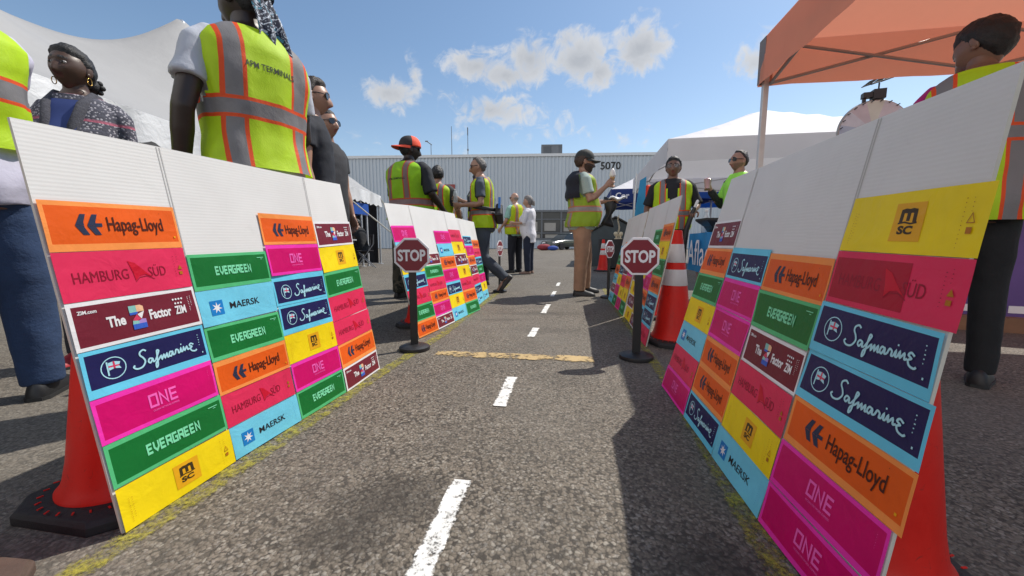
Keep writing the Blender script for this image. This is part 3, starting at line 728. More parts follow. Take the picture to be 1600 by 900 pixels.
# ------------------------------------------------------------------ parked car and bags by the warehouse
def car(label, loc, rz, paint):
    root = empty('parked_car', label, 'car', loc, rz)
    b = MB(); st = [(-2.2, .55, .45), (-2.15, .75, .75), (-1.2, .80, .88), (-.9, .84, .92), (1.7, .84, .95), (2.15, .76, .92), (2.2, .6, .5)]
    rs = []
    for x_, w_, h_ in st: rs.append([(x_, -w_*.95, .28), (x_, -w_, .5), (x_, -w_*.97, h_-.08), (x_, -w_*.85, h_), (x_, w_*.85, h_), (x_, w_*.97, h_-.08), (x_, w_, .5), (x_, w_*.95, .28)])
    b.rings(rs); b.build('body', paint, root, smooth=True, sharp=35)
    c = MB(); c.rings([[(x_, -w_, z_), (x_, w_, z_), (x2, w2, z2), (x2, -w2, z2)] for x_, w_, z_, x2, w2, z2 in ((-1.15, .74, .86, -1.15, .73, .88), (-.35, .74, .9, -.35, .58, 1.42), (.6, .74, .9, .6, .60, 1.50), (1.55, .74, .9, 1.3, .56, 1.38), (2.0, .74, .9, 2.0, .72, .92))])
    c.build('cabin_glass', M_DARKGLASS, root, smooth=True, sharp=30)
    d = MB(); d.rings([[(x_, -w_, z_), (x_, w_, z_), (x_, w_, z_+.04), (x_, -w_, z_+.04)] for x_, w_, z_ in ((-.3, .57, 1.43), (.6, .60, 1.50), (1.3, .56, 1.39))]); d.build('roof', paint, root, smooth=True)
    for x_ in (-1.35, 1.35):
        for y_ in (-.78, .78):
            w = MB(); w.lathe([(.2, -.1), (.31, -.1), (.335, -.07), (.335, .07), (.31, .1), (.2, .1)], 24); w.v = [(x_+a, y_+c2, .335+b2) for a, b2, c2 in w.v]; wo = w.build('wheel', M_RUBBER, root, smooth=True, sharp=40)
            h = MB(); h.lathe([(.05, -.09), (.2, -.085), (.2, .085), (.05, .09)], 16); h.v = [(x_+a, y_+c2, .335+b2) for a, b2, c2 in h.v]; h.build('rim', M_ALU, wo)
    for y_ in (-.6, .6):
        l = MB(); l.box((-2.17, y_, .68), (.1, .28, .14)); l.build('headlight', mat('headlight_lens', (.7, .7, .72), .15), root)
    return root
car('dark green car parked at the foot of the warehouse', (4.95, 36.5, 0), .75, mat('dark_green_car_paint', (.015, .030, .028), .25, coat=.6))
def duffel(label, loc, m, s):
    r = empty('duffel_bag', label, 'bag', loc, .2, 'bags on the ground by the warehouse')
    b = MB(); b.ell((0, 0, .24*s), (.55*s, .3*s, .25*s), 20, 12); b.build('bag_body', m, r, smooth=True)
    h = MB(); h.tube([(-.25*s, 0, .46*s), (-.15*s, 0, .66*s), (.15*s, 0, .66*s), (.25*s, 0, .46*s)], .03*s, 6); h.build('handle', M_RUBBER, r)
duffel('dusky red bag lying by the warehouse foot', (2.75, 33.0, 0), mat('red_bag_cloth', (.25, .03, .04), .8), 1.15)
duffel('blue bag lying next to the dusky red bag', (3.45, 32.6, 0), mat('blue_bag_cloth', (.03, .07, .30), .8), .85)

# ------------------------------------------------------------------ the big white pole marquee along one side
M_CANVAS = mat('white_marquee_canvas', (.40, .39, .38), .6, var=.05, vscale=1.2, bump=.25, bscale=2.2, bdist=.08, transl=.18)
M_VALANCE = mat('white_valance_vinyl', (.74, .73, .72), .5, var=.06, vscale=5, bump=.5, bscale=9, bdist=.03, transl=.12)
M_CLOTH_AND_SHADE = mat('dark_cloth_and_shade', (.035, .034, .036), .9, var=.25, vscale=2)  # black table cloth, also the sheets that stand for shade inside the marquee
EAVE, EX = 2.12, -4.12
mq = empty('marquee', 'large white peaked marquee with scalloped valance and steel poles', 'tent', (-8, 5, 0))
def mq_z(x, y):
    z = 0
    for (px, py) in ((-8.0, 10.0), (-8.0, 3.0), (-8.0, -4.0)):
        d = max(abs(x-px)/3.88, abs(y-py)/3.5)
        d = min(1, d); dd = min(1.0, math.hypot((x-px)/3.88, (y-py)/5.0)); q = .35*d+.65*dd if d < 1 else 1
        z = max(z, 3.9*(1-min(1, dd))**1.3)
    edge = max(0, 1-abs(x+8.0)/3.88); yy = min(1, max(0, (12.3-y)/2.3)) if y > 10 else 1
    ridge = 2.15*min(edge**1.15, yy**1.1)
    zz = z*min(1, 2.2*min(edge, yy)); 
    if y > 10: zz = max(zz, 3.9*min(edge, yy)**1.25)
    return EAVE + (ridge**4+zz**4)**.25
xs = [-11.88+7.76*i/40 for i in range(41)]; ys = [-6.0+18.3*i/90 for i in range(91)]
c = MB(); c.rings([[(x_+8, y_-5, mq_z(x_, y_)) for x_ in xs] for y_ in ys], closed=False)
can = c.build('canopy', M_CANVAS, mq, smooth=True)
pc = MB()
for py in (10.0, 3.0): pc.lathe([(.10, 5.80), (.07, 5.98), (.03, 6.02)], 12, (0, py-5, 0)); pc.tube([(0, py-5, 0), (0, py-5, 6.0)], .05, 10)
pc.build('centre_pole', M_ALU, mq)
v = MB(); nV = 120
def val(mb, p0, p1, n, drop=.30, sc=.34):
    p0, p1 = Vector(p0), Vector(p1); L = (p1-p0).length; top = []; mid = []; bot = []
    nrm = Vector((0, 0, 1)).cross(p1-p0).normalized()
    for i in range(n+1):
        p = p0.lerp(p1, i/n); s_ = L*i/n
        w = .02*math.sin(s_*5.1)+.012*math.sin(s_*13)
        top.append(p); mid.append(p-Vector((0, 0, drop*.5))+nrm*w)
        bot.append(p-Vector((0, 0, drop+.055*abs(math.sin(math.pi*s_/sc))-.0))+nrm*w*1.6)
    mb.rings([top, mid, bot], closed=False)
val(v, (EX+8, -11, EAVE), (EX+8, 7.3, EAVE), 400); val(v, (EX+8, 7.3, EAVE), (-3.88, 7.3, EAVE), 120)
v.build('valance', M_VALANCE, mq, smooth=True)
dr = MB()  # dark sheets added at the far sides, standing in for the shaded interior
for a, b2 in (((-3.8, -11), (-3.8, 7.2)), ((-3.8, 7.15), (3.8, 7.15))):
    n = 90; r0 = []; r1 = []
    for i in range(n+1):
        p = Vector((*a, 0)).lerp(Vector((*b2, 0)), i/n); w = .05*math.sin(i*1.3)
        o_ = Vector((w, 0, 0)) if a[0] == b2[0] else Vector((0, w, 0))
        r0.append(p+o_+Vector((0, 0, .03))); r1.append(p+o_*.5+Vector((0, 0, EAVE-.05)))
    dr.rings([r0, r1], closed=False)
dr.build('shade_sheet', M_CLOTH_AND_SHADE, mq, smooth=True)
for py in (-3.0, -.1, 2.9, 5.8, 7.25):
    p = MB(); p.tube([(EX+8-.06, py, 0), (EX+8-.06, py, EAVE-.02)], .032, 12); p.lathe([(.09, 0), (.09, .012), (.04, .02)], 16, (EX+8-.06, py, 0)); p.build('pole', M_ALU, mq, smooth=True, sharp=40)
gp = MB(); gp.tube([(EX+8.0, 7.2, EAVE-.05), (EX+9.1, 8.4, .02)], .016, 6); gp.tube([(EX+8.0, 7.2, EAVE-.05), (EX+8.8, 8.9, .02)], .016, 6)
gp.tube([(EX+8.0, 4.3, EAVE-.2), (EX+9.0, 7.9, .25)], .018, 8); gp.build('guy_rope', mat('pale_webbing', (.60, .58, .52), .8), mq)
# things in its shade
M_TABLE = mat('grey_folding_table_top', (.34, .35, .37), .5); M_LEG = mat('grey_steel_tube', (.25, .25, .26), .4, metal=.6)
def table(label, loc, rz, L=1.8, top=M_TABLE, group=None):
    r = empty('folding_table', label, 'table', loc, rz, group)
    b = MB(); b.box((0, 0, .735), (L, .75, .04)); b.build('tabletop', top, r, bevel=.008)
    for x_ in (-L/2+.2, L/2-.2):
        for y_ in (-.28, .28):
            q = MB(); q.tube([(x_, y_, 0), (x_, y_, .715)], .014, 8); q.build('leg', M_LEG, r)
    return r
table('grey folding table in the marquee shade in front of the seated helpers', (-4.62, 9.4, 0), 1.4)
table('grey folding table deeper in the marquee behind the first one', (-6.3, 10.4, 0), 1.5)
def chair(label, loc, rz):
    r = empty('folding_chair', label, 'chair', loc, rz, 'folding chairs under the marquee')
    b = MB(); b.box((0, 0, .45), (.42, .42, .03)); b.build('seat', M_RUBBER, r, bevel=.008)
    b = MB(); b.box((0, -.22, .76), (.42, .025, .24)); b.build('backrest', M_RUBBER, r, bevel=.008)
    for s_ in (-1, 1):
        q = MB(); q.tube([(s_*.2, .24, 0), (s_*.2, -.2, .62), (s_*.2, -.22, .88)], .012, 8); q.build('leg', M_LEG, r); q = MB(); q.tube([(s_*.18, -.26, 0), (s_*.18, .18, .44)], .012, 8); q.build('leg', M_LEG, r)
chair('black folding chair facing the marquee pole, nearest the sunlit tarmac', (-3.95, 10.3, 0), 2.1)
chair('black folding chair beside the grey table deep under the marquee', (-5.3, 10.6, 0), 2.7)

# ------------------------------------------------------------------ pop-up canopies
M_ORANGE = mat('orange_canopy_cloth', (.84, .34, .22), .75, var=.06, vscale=2.5, bump=.2, bscale=5, bdist=.02, transl=.30)
M_WCLOTH = mat('white_canopy_cloth', (.74, .72, .74), .7, var=.05, vscale=2, bump=.25, bscale=4, bdist=.03, transl=.22)
M_BLUECLOTH = mat('blue_canopy_cloth', (.012, .09, .42), .7, var=.1, vscale=3, bump=.25, bscale=5, bdist=.03, transl=.22)
M_NAVYCLOTH = mat('navy_canopy_cloth', (.008, .03, .17), .7, var=.08, transl=.05); M_FRAME = mat('white_canopy_frame', (.55, .55, .56), .4, metal=.3)
M_FRAME_GREY = mat('brown_grey_canopy_frame', (.40, .37, .35), .45, metal=.4)
def popup(label, corner, L, D, cloth, vcloth, ztop=2.36, drop=.34, peak=.95, rz=-.172, legs=M_FRAME, patch=None, leg_mat=None, group='pop-up canopies'):
    """corner = back corner nearest the lane seen from the camera; x runs across, y up the lane from the near edge"""
    root = empty('canopy_tent', label, 'tent', (*corner, 0), rz, group)
    n = 14; c = MB()
    def z(x_, y_):
        e = min(x_, L-x_, y_, D-y_)/(min(L, D)/2); return ztop+peak*max(0, e)**1.06 - .05*math.sin(math.pi*min(1, max(0, e)))*0
    xs = [L*i/n for i in range(n+1)]; ys = [D*i/n for i in range(n+1)]
    c.rings([[(x_, y_, z(x_, y_)) for x_ in xs] for y_ in ys], closed=False); c.build('canopy', cloth, root, smooth=True, sharp=12)
    for a, b in (((0, 0), (L, 0)), ((L, 0), (L, D)), ((L, D), (0, D)), ((0, D), (0, 0))):
        v = MB(); a, b = Vector((*a, 0)), Vector((*b, 0)); t, m_ = [], []
        nr = Vector((0, 0, 1)).cross(b-a).normalized()
        for i in range(25):
            p = a.lerp(b, i/24); w = .010*math.sin(i*1.9)+.006*math.sin(i*.8)
            t.append(p+Vector((0, 0, ztop+.002))-nr*.002); m_.append(p+Vector((0, 0, ztop-drop-.004*math.sin(i*1.1)))-nr*(.004+w*.6))
        v.rings([t, [x_.lerp(y_, .5) for x_, y_ in zip(t, m_)], m_], closed=False); v.build('valance', vcloth, root, smooth=True)
    zl = ztop-drop-.02
    for i, (x_, y_) in enumerate(((.04, .04), (L-.04, .04), (L-.04, D-.04), (.04, D-.04))):
        p = MB(); p.box((x_, y_, (ztop-.03)/2), (.042, .042, ztop-.03)); p.box((x_, y_, .006), (.09, .09, .012)); p.build('leg', leg_mat or legs, root, bevel=.003)
    tr = MB()                                                         # scissor truss along each side
    for (a, b) in (((.06, .06), (L-.06, .06)), ((.06, D-.06), (L-.06, D-.06)), ((.06, .06), (.06, D-.06)), ((L-.06, .06), (L-.06, D-.06))):
        a, b = Vector((*a, 0)), Vector((*b, 0)); mdl = (a+b)/2; q = [a, (a*3+b)/4, mdl, (a+b*3)/4, b]
        hi, lo = ztop-.04, ztop-drop+.0; off = (b-a).normalized().cross(Vector((0, 0, 1)))*.012
        for i in (0, 2):
            tr.tube([q[i]+Vector((0, 0, hi))+off, q[i+2]+Vector((0, 0, lo))+off], .013, 6); tr.tube([q[i]+Vector((0, 0, lo))-off, q[i+2]+Vector((0, 0, hi))-off], .013, 6)
    for x_, y_ in ((.06, .06), (L-.06, .06), (L-.06, D-.06), (.06, D-.06)): tr.tube([(x_, y_, ztop-.05), (L/2, D/2, ztop+peak-.1)], .014, 6)
    tr.build('truss', legs, root)
    if patch:
        for x_, y_ in ((0, 0), (L, 0), (L, D), (0, D)):
            g = MB(); sx = 1 if x_ == 0 else -1; sy = 1 if y_ == 0 else -1
            g.quad((x_-sx*.006, y_-sy*.006, ztop), (x_+sx*.11, y_-sy*.006, ztop), (x_+sx*.11, y_-sy*.006, ztop-drop*.98), (x_-sx*.006, y_-sy*.006, ztop-drop*.98))
            g.quad((x_-sx*.006, y_-sy*.006, ztop), (x_-sx*.006, y_+sy*.11, ztop), (x_-sx*.006, y_+sy*.11, ztop-drop*.98), (x_-sx*.006, y_-sy*.006, ztop-drop*.98)); g.build('corner_patch', patch, root)
    return root
OC = Vector((2.08, 3.42, 0))                                          # far corner by the lane of the orange canopy
oc_near = OC - LANE*3.0
popup('bright orange pop-up canopy over the boards with a grey corner patch', (oc_near.x, oc_near.y), 3.0, 3.0, M_ORANGE, M_ORANGE, ztop=2.33, drop=.35, peak=.9, legs=M_FRAME_GREY, leg_mat=mat('pale_grey_leg', (.58, .58, .58), .45, metal=.2), patch=mat('grey_corner_cloth', (.20, .18, .18), .7))
popup('large white pop-up canopy with a lavender grey valance behind the bearded man', (2.57, 6.55), 4.6, 4.2, M_WCLOTH, M_WCLOTH, ztop=2.36, drop=.36, peak=1.0)
cn = popup('small white pop-up canopy with a navy valance lettered in white', (3.10, 12.3), 3.0, 3.0, M_WCLOTH, M_NAVYCLOTH, ztop=2.33, drop=.40, peak=.85)
vs, fs = fit_text('Cor', .14, 2.03, None, .19, .03); t = MB(); t.v = [(x_, -.026, z_) for x_, z_ in vs]; t.f = list(fs); t.m = [0]*len(fs)
t.build('valance_lettering', M_SIGNW, cn)
popup('bright blue pop-up canopy behind the man in glasses', (3.75, 10.9), 3.4, 3.0, M_BLUECLOTH, M_BLUECLOTH, ztop=2.28, drop=.42, peak=.5)
popup('low blue pop-up canopy in the shade beneath the marquee', (-7.75, 8.7), 3.2, 3.0, M_BLUECLOTH, M_BLUECLOTH, ztop=1.74, drop=.30, peak=.5)

# ------------------------------------------------------------------ booth things on the canopy side
def cloth_front(root, L, W, H, m, z0, name='table_cloth'):
    b = MB(); n = 40; per = []
    for (a, c2) in (((-L/2, -W/2), (L/2, -W/2)), ((L/2, -W/2), (L/2, W/2)), ((L/2, W/2), (-L/2, W/2)), ((-L/2, W/2), (-L/2, -W/2))):
        for i in range(n): per.append((a[0]+(c2[0]-a[0])*i/n, a[1]+(c2[1]-a[1])*i/n))
    rr = []
    for z_, k in ((H, 0), (H-.02, .4), ((H+z0)/2, .8), (z0, 1.0)):
        rr.append([(x_*(1+.012*k*math.sin(i*.45)), y_*(1+.03*k*math.sin(i*.45+1)), z_) for i, (x_, y_) in enumerate(per)])
    b.rings(rr); return b.build(name, m, root, smooth=True, sharp=45)
bt = empty('booth_table', 'booth table under a bright blue cloth lettered in white', 'table', (2.315, 3.93, 0), -.172-math.pi/2)
M_AFB = mat('bright_blue_cloth', (.012, .20, .46), .75, var=.08, bump=.2, bscale=12)
bc = cloth_front(bt, .92, .72, .77, M_AFB, .36)
for x_ in (-.38, .38):
    for y_ in (-.28, .28):
        q = MB(); q.tube([(x_, y_, 0), (x_, y_, .76)], .015, 8); q.build('leg', M_LEG, bt)
vs, fs = fit_text('Aflac', -.41, .43, .74, .27, .0); t = MB(); t.v = [(x_, -.385, z_) for x_, z_ in vs]; t.f = list(fs); t.m = [0]*len(fs); t.build('cloth_lettering', M_SIGNW, bc)
def on_booth(dx, dy): return tuple(Vector((2.315, 3.93, .77)) - LANE*dx + ACROSS*dy)
b = MB(); b.rings([[(x_*k, y_*k, z_) for x_, y_ in ((-.16, -.1), (.16, -.1), (.16, .1), (-.16, .1))] for k, z_ in ((.6, .01), (.8, .07), (.85, .075), (1.25, .13), (1.25, .15), (1.15, .15), (.8, .09))])
o = b.build('display_tray', M_POST); o.location = on_booth(-.12, -.16); tag(o, 'black tapered display tray on the blue cloth', 'tray')
b = MB(); b.box((0, 0, .09), (.15, .05, .18)); o = b.build('leaflet_box', mat('white_card', (.7, .7, .7), .6)); q = MB(); q.box((-.035, -.027, .09), (.06, .004, .12)); q.build('blue_print', M_AFB, o)
o.location = on_booth(-.30, .05); tag(o, 'white and blue leaflet box behind the black tray', 'box')
b = MB(); b.lathe([(.04, 0), (.045, .02), (.045, .16), (.02, .21), (.018, .24)], 16); o = b.build('drink_bottle', mat('pale_bottle_plastic', (.5, .55, .58), .2), smooth=True); o.location = on_booth(-.38, -.22); tag(o, 'pale plastic bottle on the end of the blue cloth', 'bottle')
q = MB(); q.lathe([(.02, .24), (.02, .262), (.016, .264)], 12); q.build('cap', mat('white_card', (.7, .7, .7), .6), o)
for i, (dx, dy) in enumerate(((.10, -.22), (.17, -.12), (.22, -.25))):
    b = MB(); b.ell((0, 0, .04), (.055, .045, .04), 14, 8); o = b.build('wrapped_snack', mat('tan_wrapper', (.45, .30, .18), .5, bump=.6, bscale=30)); o.location = on_booth(dx, dy); tag(o, 'tan wrapped snack in the small pile beside the black tray', 'snack', 'wrapped snacks on the blue cloth')
# prize wheel
pw = empty('prize_wheel', 'round prize wheel in pastel wedges with a black clicker, above the boards', 'prize wheel', (3.98, 4.42, 0), -.35)
wc = Vector((0, 0, 1.90)); cols_ = [(.62, .60, .50), (.58, .49, .50), (.60, .58, .61), (.42, .47, .56), (.57, .58, .62), (.60, .53, .54)]
d = MB(); d.lathe([(.315, -.02), (.325, 0), (.315, .02)], 48); d.v = [(x_, z_, wc.z+y_) for x_, y_, z_ in d.v]; rim = d.build('rim', M_FRAME_GREY, pw)
cm = [mat('wheel_wedge_%d' % i, c2, .5) for i, c2 in enumerate(cols_)]
d = MB()
for i in range(12):
    a0, a1 = R(90-15+30*i), R(90+15+30*i); p = [(0, -.023, wc.z)] + [(.305*math.cos(a0+(a1-a0)*k/6), -.023, wc.z+.305*math.sin(a0+(a1-a0)*k/6)) for k in range(7)]
    d.quad(*p, m=i % 6)
d.build('wedge_face', cm, pw)
d = MB()
for i in range(24): a = R(7.5+15*i); d.tube([(.30*math.cos(a), -.025, wc.z+.30*math.sin(a)), (.30*math.cos(a), -.075, wc.z+.30*math.sin(a))], .006, 6)
d.build('peg', M_POST, pw)
d = MB(); d.box((0, .06, .80), (.07, .06, 1.6)); d.box((0, .06, .02), (.5, .5, .04)); d.box((0, .03, 1.9), (.09, .06, .09)); d.build('stand', M_FRAME_GREY, pw)
d = MB(); d.box((.02, -.0, 2.275), (.11, .09, .10)); d.box((-.075, -.0, 2.275), (.09, .07, .055)); d.box((-.10, 0, 2.235), (.028, .028, .10)); d.tube([(.02, 0, 2.32), (.02, 0, 2.40)], .008, 6); d.build('clicker', M_POST, pw)
d = MB()
for i in range(3):
    for j in range(2):
        d.box((.02-.085+.085*i, -.05+.1*j, 2.405+.02*i), (.075, .085, .008), Matrix.Rotation(-.3, 3, 'Y'))
d.tube([(-.09, 0, 2.382), (.14, 0, 2.44)], .006, 6); d.build('clicker_fins', M_POST, pw)
# small things at the far booths
b = MB(); b.rings([[(x_, y_, z_) for x_, z_ in ((-.62, 0), (.62, 0), (.68, .62), (0, .96), (-.68, .62))] for y_ in (-.5, .5)])
o = b.build('waste_bin', mat('slate_grey_bin', (.045, .062, .075), .55, var=.15)); b = MB(); b.box((-.36, 0, .815), (.80, 1.1, .03), Matrix.Rotation(-.46, 3, 'Y')); b.box((.36, 0, .815), (.80, 1.1, .03), Matrix.Rotation(.46, 3, 'Y')); b.build('lid', M_POST, o)
o.location = (3.02, 11.5, 0); o.rotation_euler.z = -.2; o.scale = (1.2, 1.2, 1.4); tag(o, 'slate grey gable topped bin beyond the ice cream eater', 'bin')
sk = table('small table under a black cloth carrying a bone model', (2.74, 9.9, 0), -.17, 1.0); cloth_front(sk, 1.02, .77, .757, M_CLOTH_AND_SHADE, .05)
M_BONE = mat('yellowed_bone_plastic', (.58, .50, .36), .5, var=.1)
b = MB(); b.lathe([(.10, 0), (.10, .02), (.02, .03)], 20); b.tube([(0, 0, .02), (0, 0, .14)], .012, 8)
o = b.build('spine_model', M_BONE); o.location = (2.70, 9.85, .757); tag(o, 'bone coloured model of a spine and pelvis on the black table', 'anatomy model')
b = MB()
for i in range(15): b.ell((.018*math.sin(i*.45), .012*math.cos(i*.5), .17+.030*i), (.028-.0007*i, .026-.0006*i, .013), 12, 6)
b.build('vertebrae', M_BONE, o, smooth=True)
for s_ in (-1, 1):
    b = MB(); b.ell((s_*.062, 0, .125), (.055, .045, .065), 14, 10, rot=Matrix.Rotation(s_*.5, 3, 'Y')); b.ell((s_*.052, -.02, .05), (.022, .022, .05), 10, 8); b.build('hip_bone', M_BONE, o, smooth=True)
ff = empty('feather_flag', 'slender light blue feather flag on a thin pole', 'flag', (1.93, 6.05, 0), .15)
b = MB(); b.tube([(-.04, 0, 0), (-.04, 0, 1.2), (-.02, 0, 1.72)], .012, 8); b.box((-.04, 0, .012), (.36, .36, .024)); b.build('pole', M_ALU, ff)
b = MB(); b.rings([[(-.03, w_, .55), (.02+.07, w_, .52), (.13, w_, 1.1), (.14, w_, 1.68), (.04, w_, 1.62), (-.03, w_, 1.1)] for w_ in (-.003, .003)]); b.build('flag_cloth', mat('light_blue_flag_cloth', (.05, .34, .62), .7, transl=.2), ff)
# lettered purple stand by the dark trousers
ps = empty('banner_stand', 'purple lettered banner on a low brown plinth behind the dark trousers', 'banner', (4.02, 2.78, 0), -.45)
b = MB(); b.box((0, 0, .60), (1.6, .03, .98)); bn = b.build('banner', mat('violet_banner_vinyl', (.12, .06, .26), .5, var=.35, vscale=1.6), ps)
b = MB(); b.box((0, .05, .055), (1.7, .32, .11)); b.build('plinth', mat('brown_plywood', (.22, .11, .06), .7, var=.2, vscale=8), ps)
for tx, x_, z_, w_, h_, m_ in (('er', -.50, .92, None, .085, M_SIGNW), ('OD', -.74, .62, None, .20, mat('lilac_print', (.42, .38, .55), .5)), ('RIE', -.62, .53, None, .045, mat('lilac_print', (.42, .38, .55), .5))):
    vs, fs = fit_text(tx, x_, z_, w_, h_, 0); t = MB(); t.v = [(a, -.017, c2) for a, c2 in vs]; t.f = list(fs); t.m = [0]*len(fs); t.build('lettering', m_, bn)
b = MB()
for i in range(6): b.box((-.70+.17*i, -.0165, .165), (.15, .003, .055))
b.build('logo_strip', [M_SIGNW], bn)
b = MB(); b.box((-.62, -.0165, .455), (.22, .003, .022)); b.build('red_rule', mat('red_rule_print', (.4, .01, .03), .5), bn)
# ------------------------------------------------------------------ people
def fuse(mb, voxel, smooth=3, folds=0.0, seed=0.0, fs=14):
    """closed shapes -> one continuous skin"""
    me = mb.mesh('tmp'); bm = bmesh.new(); bm.from_mesh(me); bmesh.ops.recalc_face_normals(bm, faces=bm.faces); bm.to_mesh(me); bm.free()
    ob = bpy.data.objects.new('tmp', me); col.objects.link(ob)
    md = ob.modifiers.new('r', 'REMESH'); md.mode = 'VOXEL'; md.voxel_size = voxel
    dg = bpy.context.evaluated_depsgraph_get(); dg.update()
    out = bpy.data.meshes.new_from_object(ob.evaluated_get(dg))
    bpy.data.objects.remove(ob); bpy.data.meshes.remove(me)
    bm = bmesh.new(); bm.from_mesh(out)
    for _ in range(smooth): bmesh.ops.smooth_vert(bm, verts=bm.verts, factor=.5, use_axis_x=True, use_axis_y=True, use_axis_z=True)
    if folds:
        bm.normal_update()
        for v in bm.verts:
            p = v.co
            q = p.z+.55*p.x-.35*p.y; n = noise.noise(Vector((p.x*fs+seed, p.y*fs, p.z*fs*.4+seed*2))) + .5*noise.noise(Vector((p.x*fs*.7-p.z*fs*.5, p.y*fs*.7+seed, q*fs*1.1)))
            v.co = p + v.normal*n*folds
    bm.to_mesh(out); bm.free()
    r = MB(); r.v = [v.co.copy() for v in out.vertices]; r.f = [tuple(p.vertices) for p in out.polygons]; r.m = [0]*len(r.f)
    bpy.data.meshes.remove(out)
    return r
def g_(x, s): return math.exp(-(x/s)**2)
def head_point(x, y, z, female=0.0):
    """unit direction -> point of a face looking along +Y, metres, centred mid-head"""
    X = x*.077; Y = y*.098; Zc = z*.116
    if z < 0:
        k = -z
        X *= 1-.36*k**1.6*(1.0+.15*female); 
        if y < 0: Y *= 1-.50*k**1.2
        else: Y *= 1-.10*k**2
    else:
        X *= 1-.06*z*z
        if y < 0: Y *= 1.04
    if y > 0:
        f = max(0, y)**.5
        Y += f*.010*g_(z+.86, .16)*g_(x, .30)                                  # chin
        nose = max(0, min(1, (.12-z)/.46)) if z > -.40 else max(0, 1-(-.40-z)/.10)
        Y += f*.030*nose*g_(x, .13+.07*max(0, min(1, (.1-z)/.5)))*(1 if z < .2 else 0)
        Y -= f*.011*(g_(x-.36, .17)+g_(x+.36, .17))*g_(z-.06, .13)              # eye sockets
        Y += f*.006*g_(z-.27, .09)*g_(x, .6)                                    # brow
        Y += f*.007*(g_(x-.45, .2)+g_(x+.45, .2))*g_(z+.18, .18)                # cheeks
        Y += f*.007*(g_(z+.50, .045)+1.1*g_(z+.60, .05))*g_(x, .24)             # lips
        Y -= f*.004*g_(z+.55, .018)*g_(x, .25)
    return Vector((X, Y, Zc))
def head_grid(nu=64, nv=52, female=0.0):
    rows = []
    for j in range(1, nv):
        t = math.pi*j/nv; r = []
        for i in range(nu):
            a = 2*math.pi*i/nu; r.append((math.sin(t)*math.cos(a), math.sin(t)*math.sin(a), -math.cos(t)))
        rows.append(r)
    return rows
def hairline(kind, x, y, z):
    """1 where hair grows, 0 on bare skin, soft in between"""
    if kind == 'bald': return max(0, min(1, (-y-.35)*5))*max(0, min(1, (.25-z)*5))*max(0, min(1, (z+.45)*5))*.6
    front = .62-.10*abs(x) if kind != 'receding' else .78
    lim = front if y > .25 else (front + (y-.25)*1.45 if y > -.55 else -.55)
    if kind == 'bob':
        lim = .50-.10*abs(x) if y > .25 else max(-.86, .50+(y-.25)*2.0)
        if abs(x) > .72 and y > -.1: lim = max(lim, -.12)
        return max(0, min(1, (z-lim)*2.2))
    if kind in ('short', 'receding', 'buzz'): lim = max(lim, -.52)
    if kind in ('tied', 'long'): lim = lim-.12 if y < .6 else lim-.05
    if abs(x) > .72 and y > -.1: lim = max(lim, .0)
    return max(0, min(1, (z-lim)*7))
def rot_head(yaw, pitch, roll=0): return Matrix.Rotation(yaw, 3, 'Z') @ Matrix.Rotation(pitch, 3, 'X') @ Matrix.Rotation(roll, 3, 'Y')

def vest_mat(name, c, silver=(.26, .25, .26), edge=(.95, .10, .015), xs=(.125,), hw=.026, ew=.014, bands=(.55,), grime=.0):
    if name in _mats: return _mats[name]
    m = bpy.data.materials.new(name); b = NB(m); uv = b.sep(b.coords('UV')); P = b.coords('Object')
    X = b.math('ABSOLUTE', uv[0]); Z = uv[1]
    n = b.noise(7, 4, .6, P, .6); mesh_ = b.noise(240, 1, .5, P)
    fab = b.mix(b.ramp(n, .3, .7), tuple(x*.82 for x in c), c)
    dv = None
    for a in xs:
        d = b.math('ABSOLUTE', b.math('SUBTRACT', X, a)); dv = d if dv is None else b.math('MINIMUM', dv, d)
    dh = None
    for a in bands:
        d = b.math('ABSOLUTE', b.math('SUBTRACT', Z, a)); dh = d if dh is None else b.math('MINIMUM', dh, d)
    def lt(d, k): return b.math('LESS_THAN', d, k)
    c1 = b.mix(lt(dv, hw+ew), fab, edge); c1 = b.mix(lt(dv, hw), c1, silver)
    c2 = b.mix(lt(dh, hw+ew), c1, edge); sil = b.mix(b.ramp(n, .35, .65), tuple(x*.85 for x in silver), tuple(x*1.2 for x in silver)); c2 = b.mix(lt(dh, hw), c2, sil)
    b.put(b.bsdf.inputs['Base Color'], c2); b.bsdf.inputs['Roughness'].default_value = .6
    h = b.math('ADD', b.math('MULTIPLY', mesh_, .25), b.noise(9, 3, .5, P, 1.6)); b.bump(h, .30, .012)
    t = b.n('ShaderNodeBsdfTranslucent'); b.link(c2, t.inputs[0]); mx = b.n('ShaderNodeMixShader'); mx.inputs[0].default_value = .30
    b.link(b.bsdf.outputs[0], mx.inputs[1]); b.link(t.outputs[0], mx.inputs[2]); b.link(mx.outputs[0], b.out.inputs[0])
    _mats[name] = m; return m
LIME = (.62, .90, .012)
def sk_c(k): return dict(deep=(.030, .017, .012), dark=(.075, .038, .023), brown=(.19, .095, .060), tan=(.36, .195, .13), fair=(.48, .28, .20))[k]
def skin_mat(k):
    return mat('skin_'+k, sk_c(k), .42, var=.12, vscale=9, bump=.08, bscale=60)
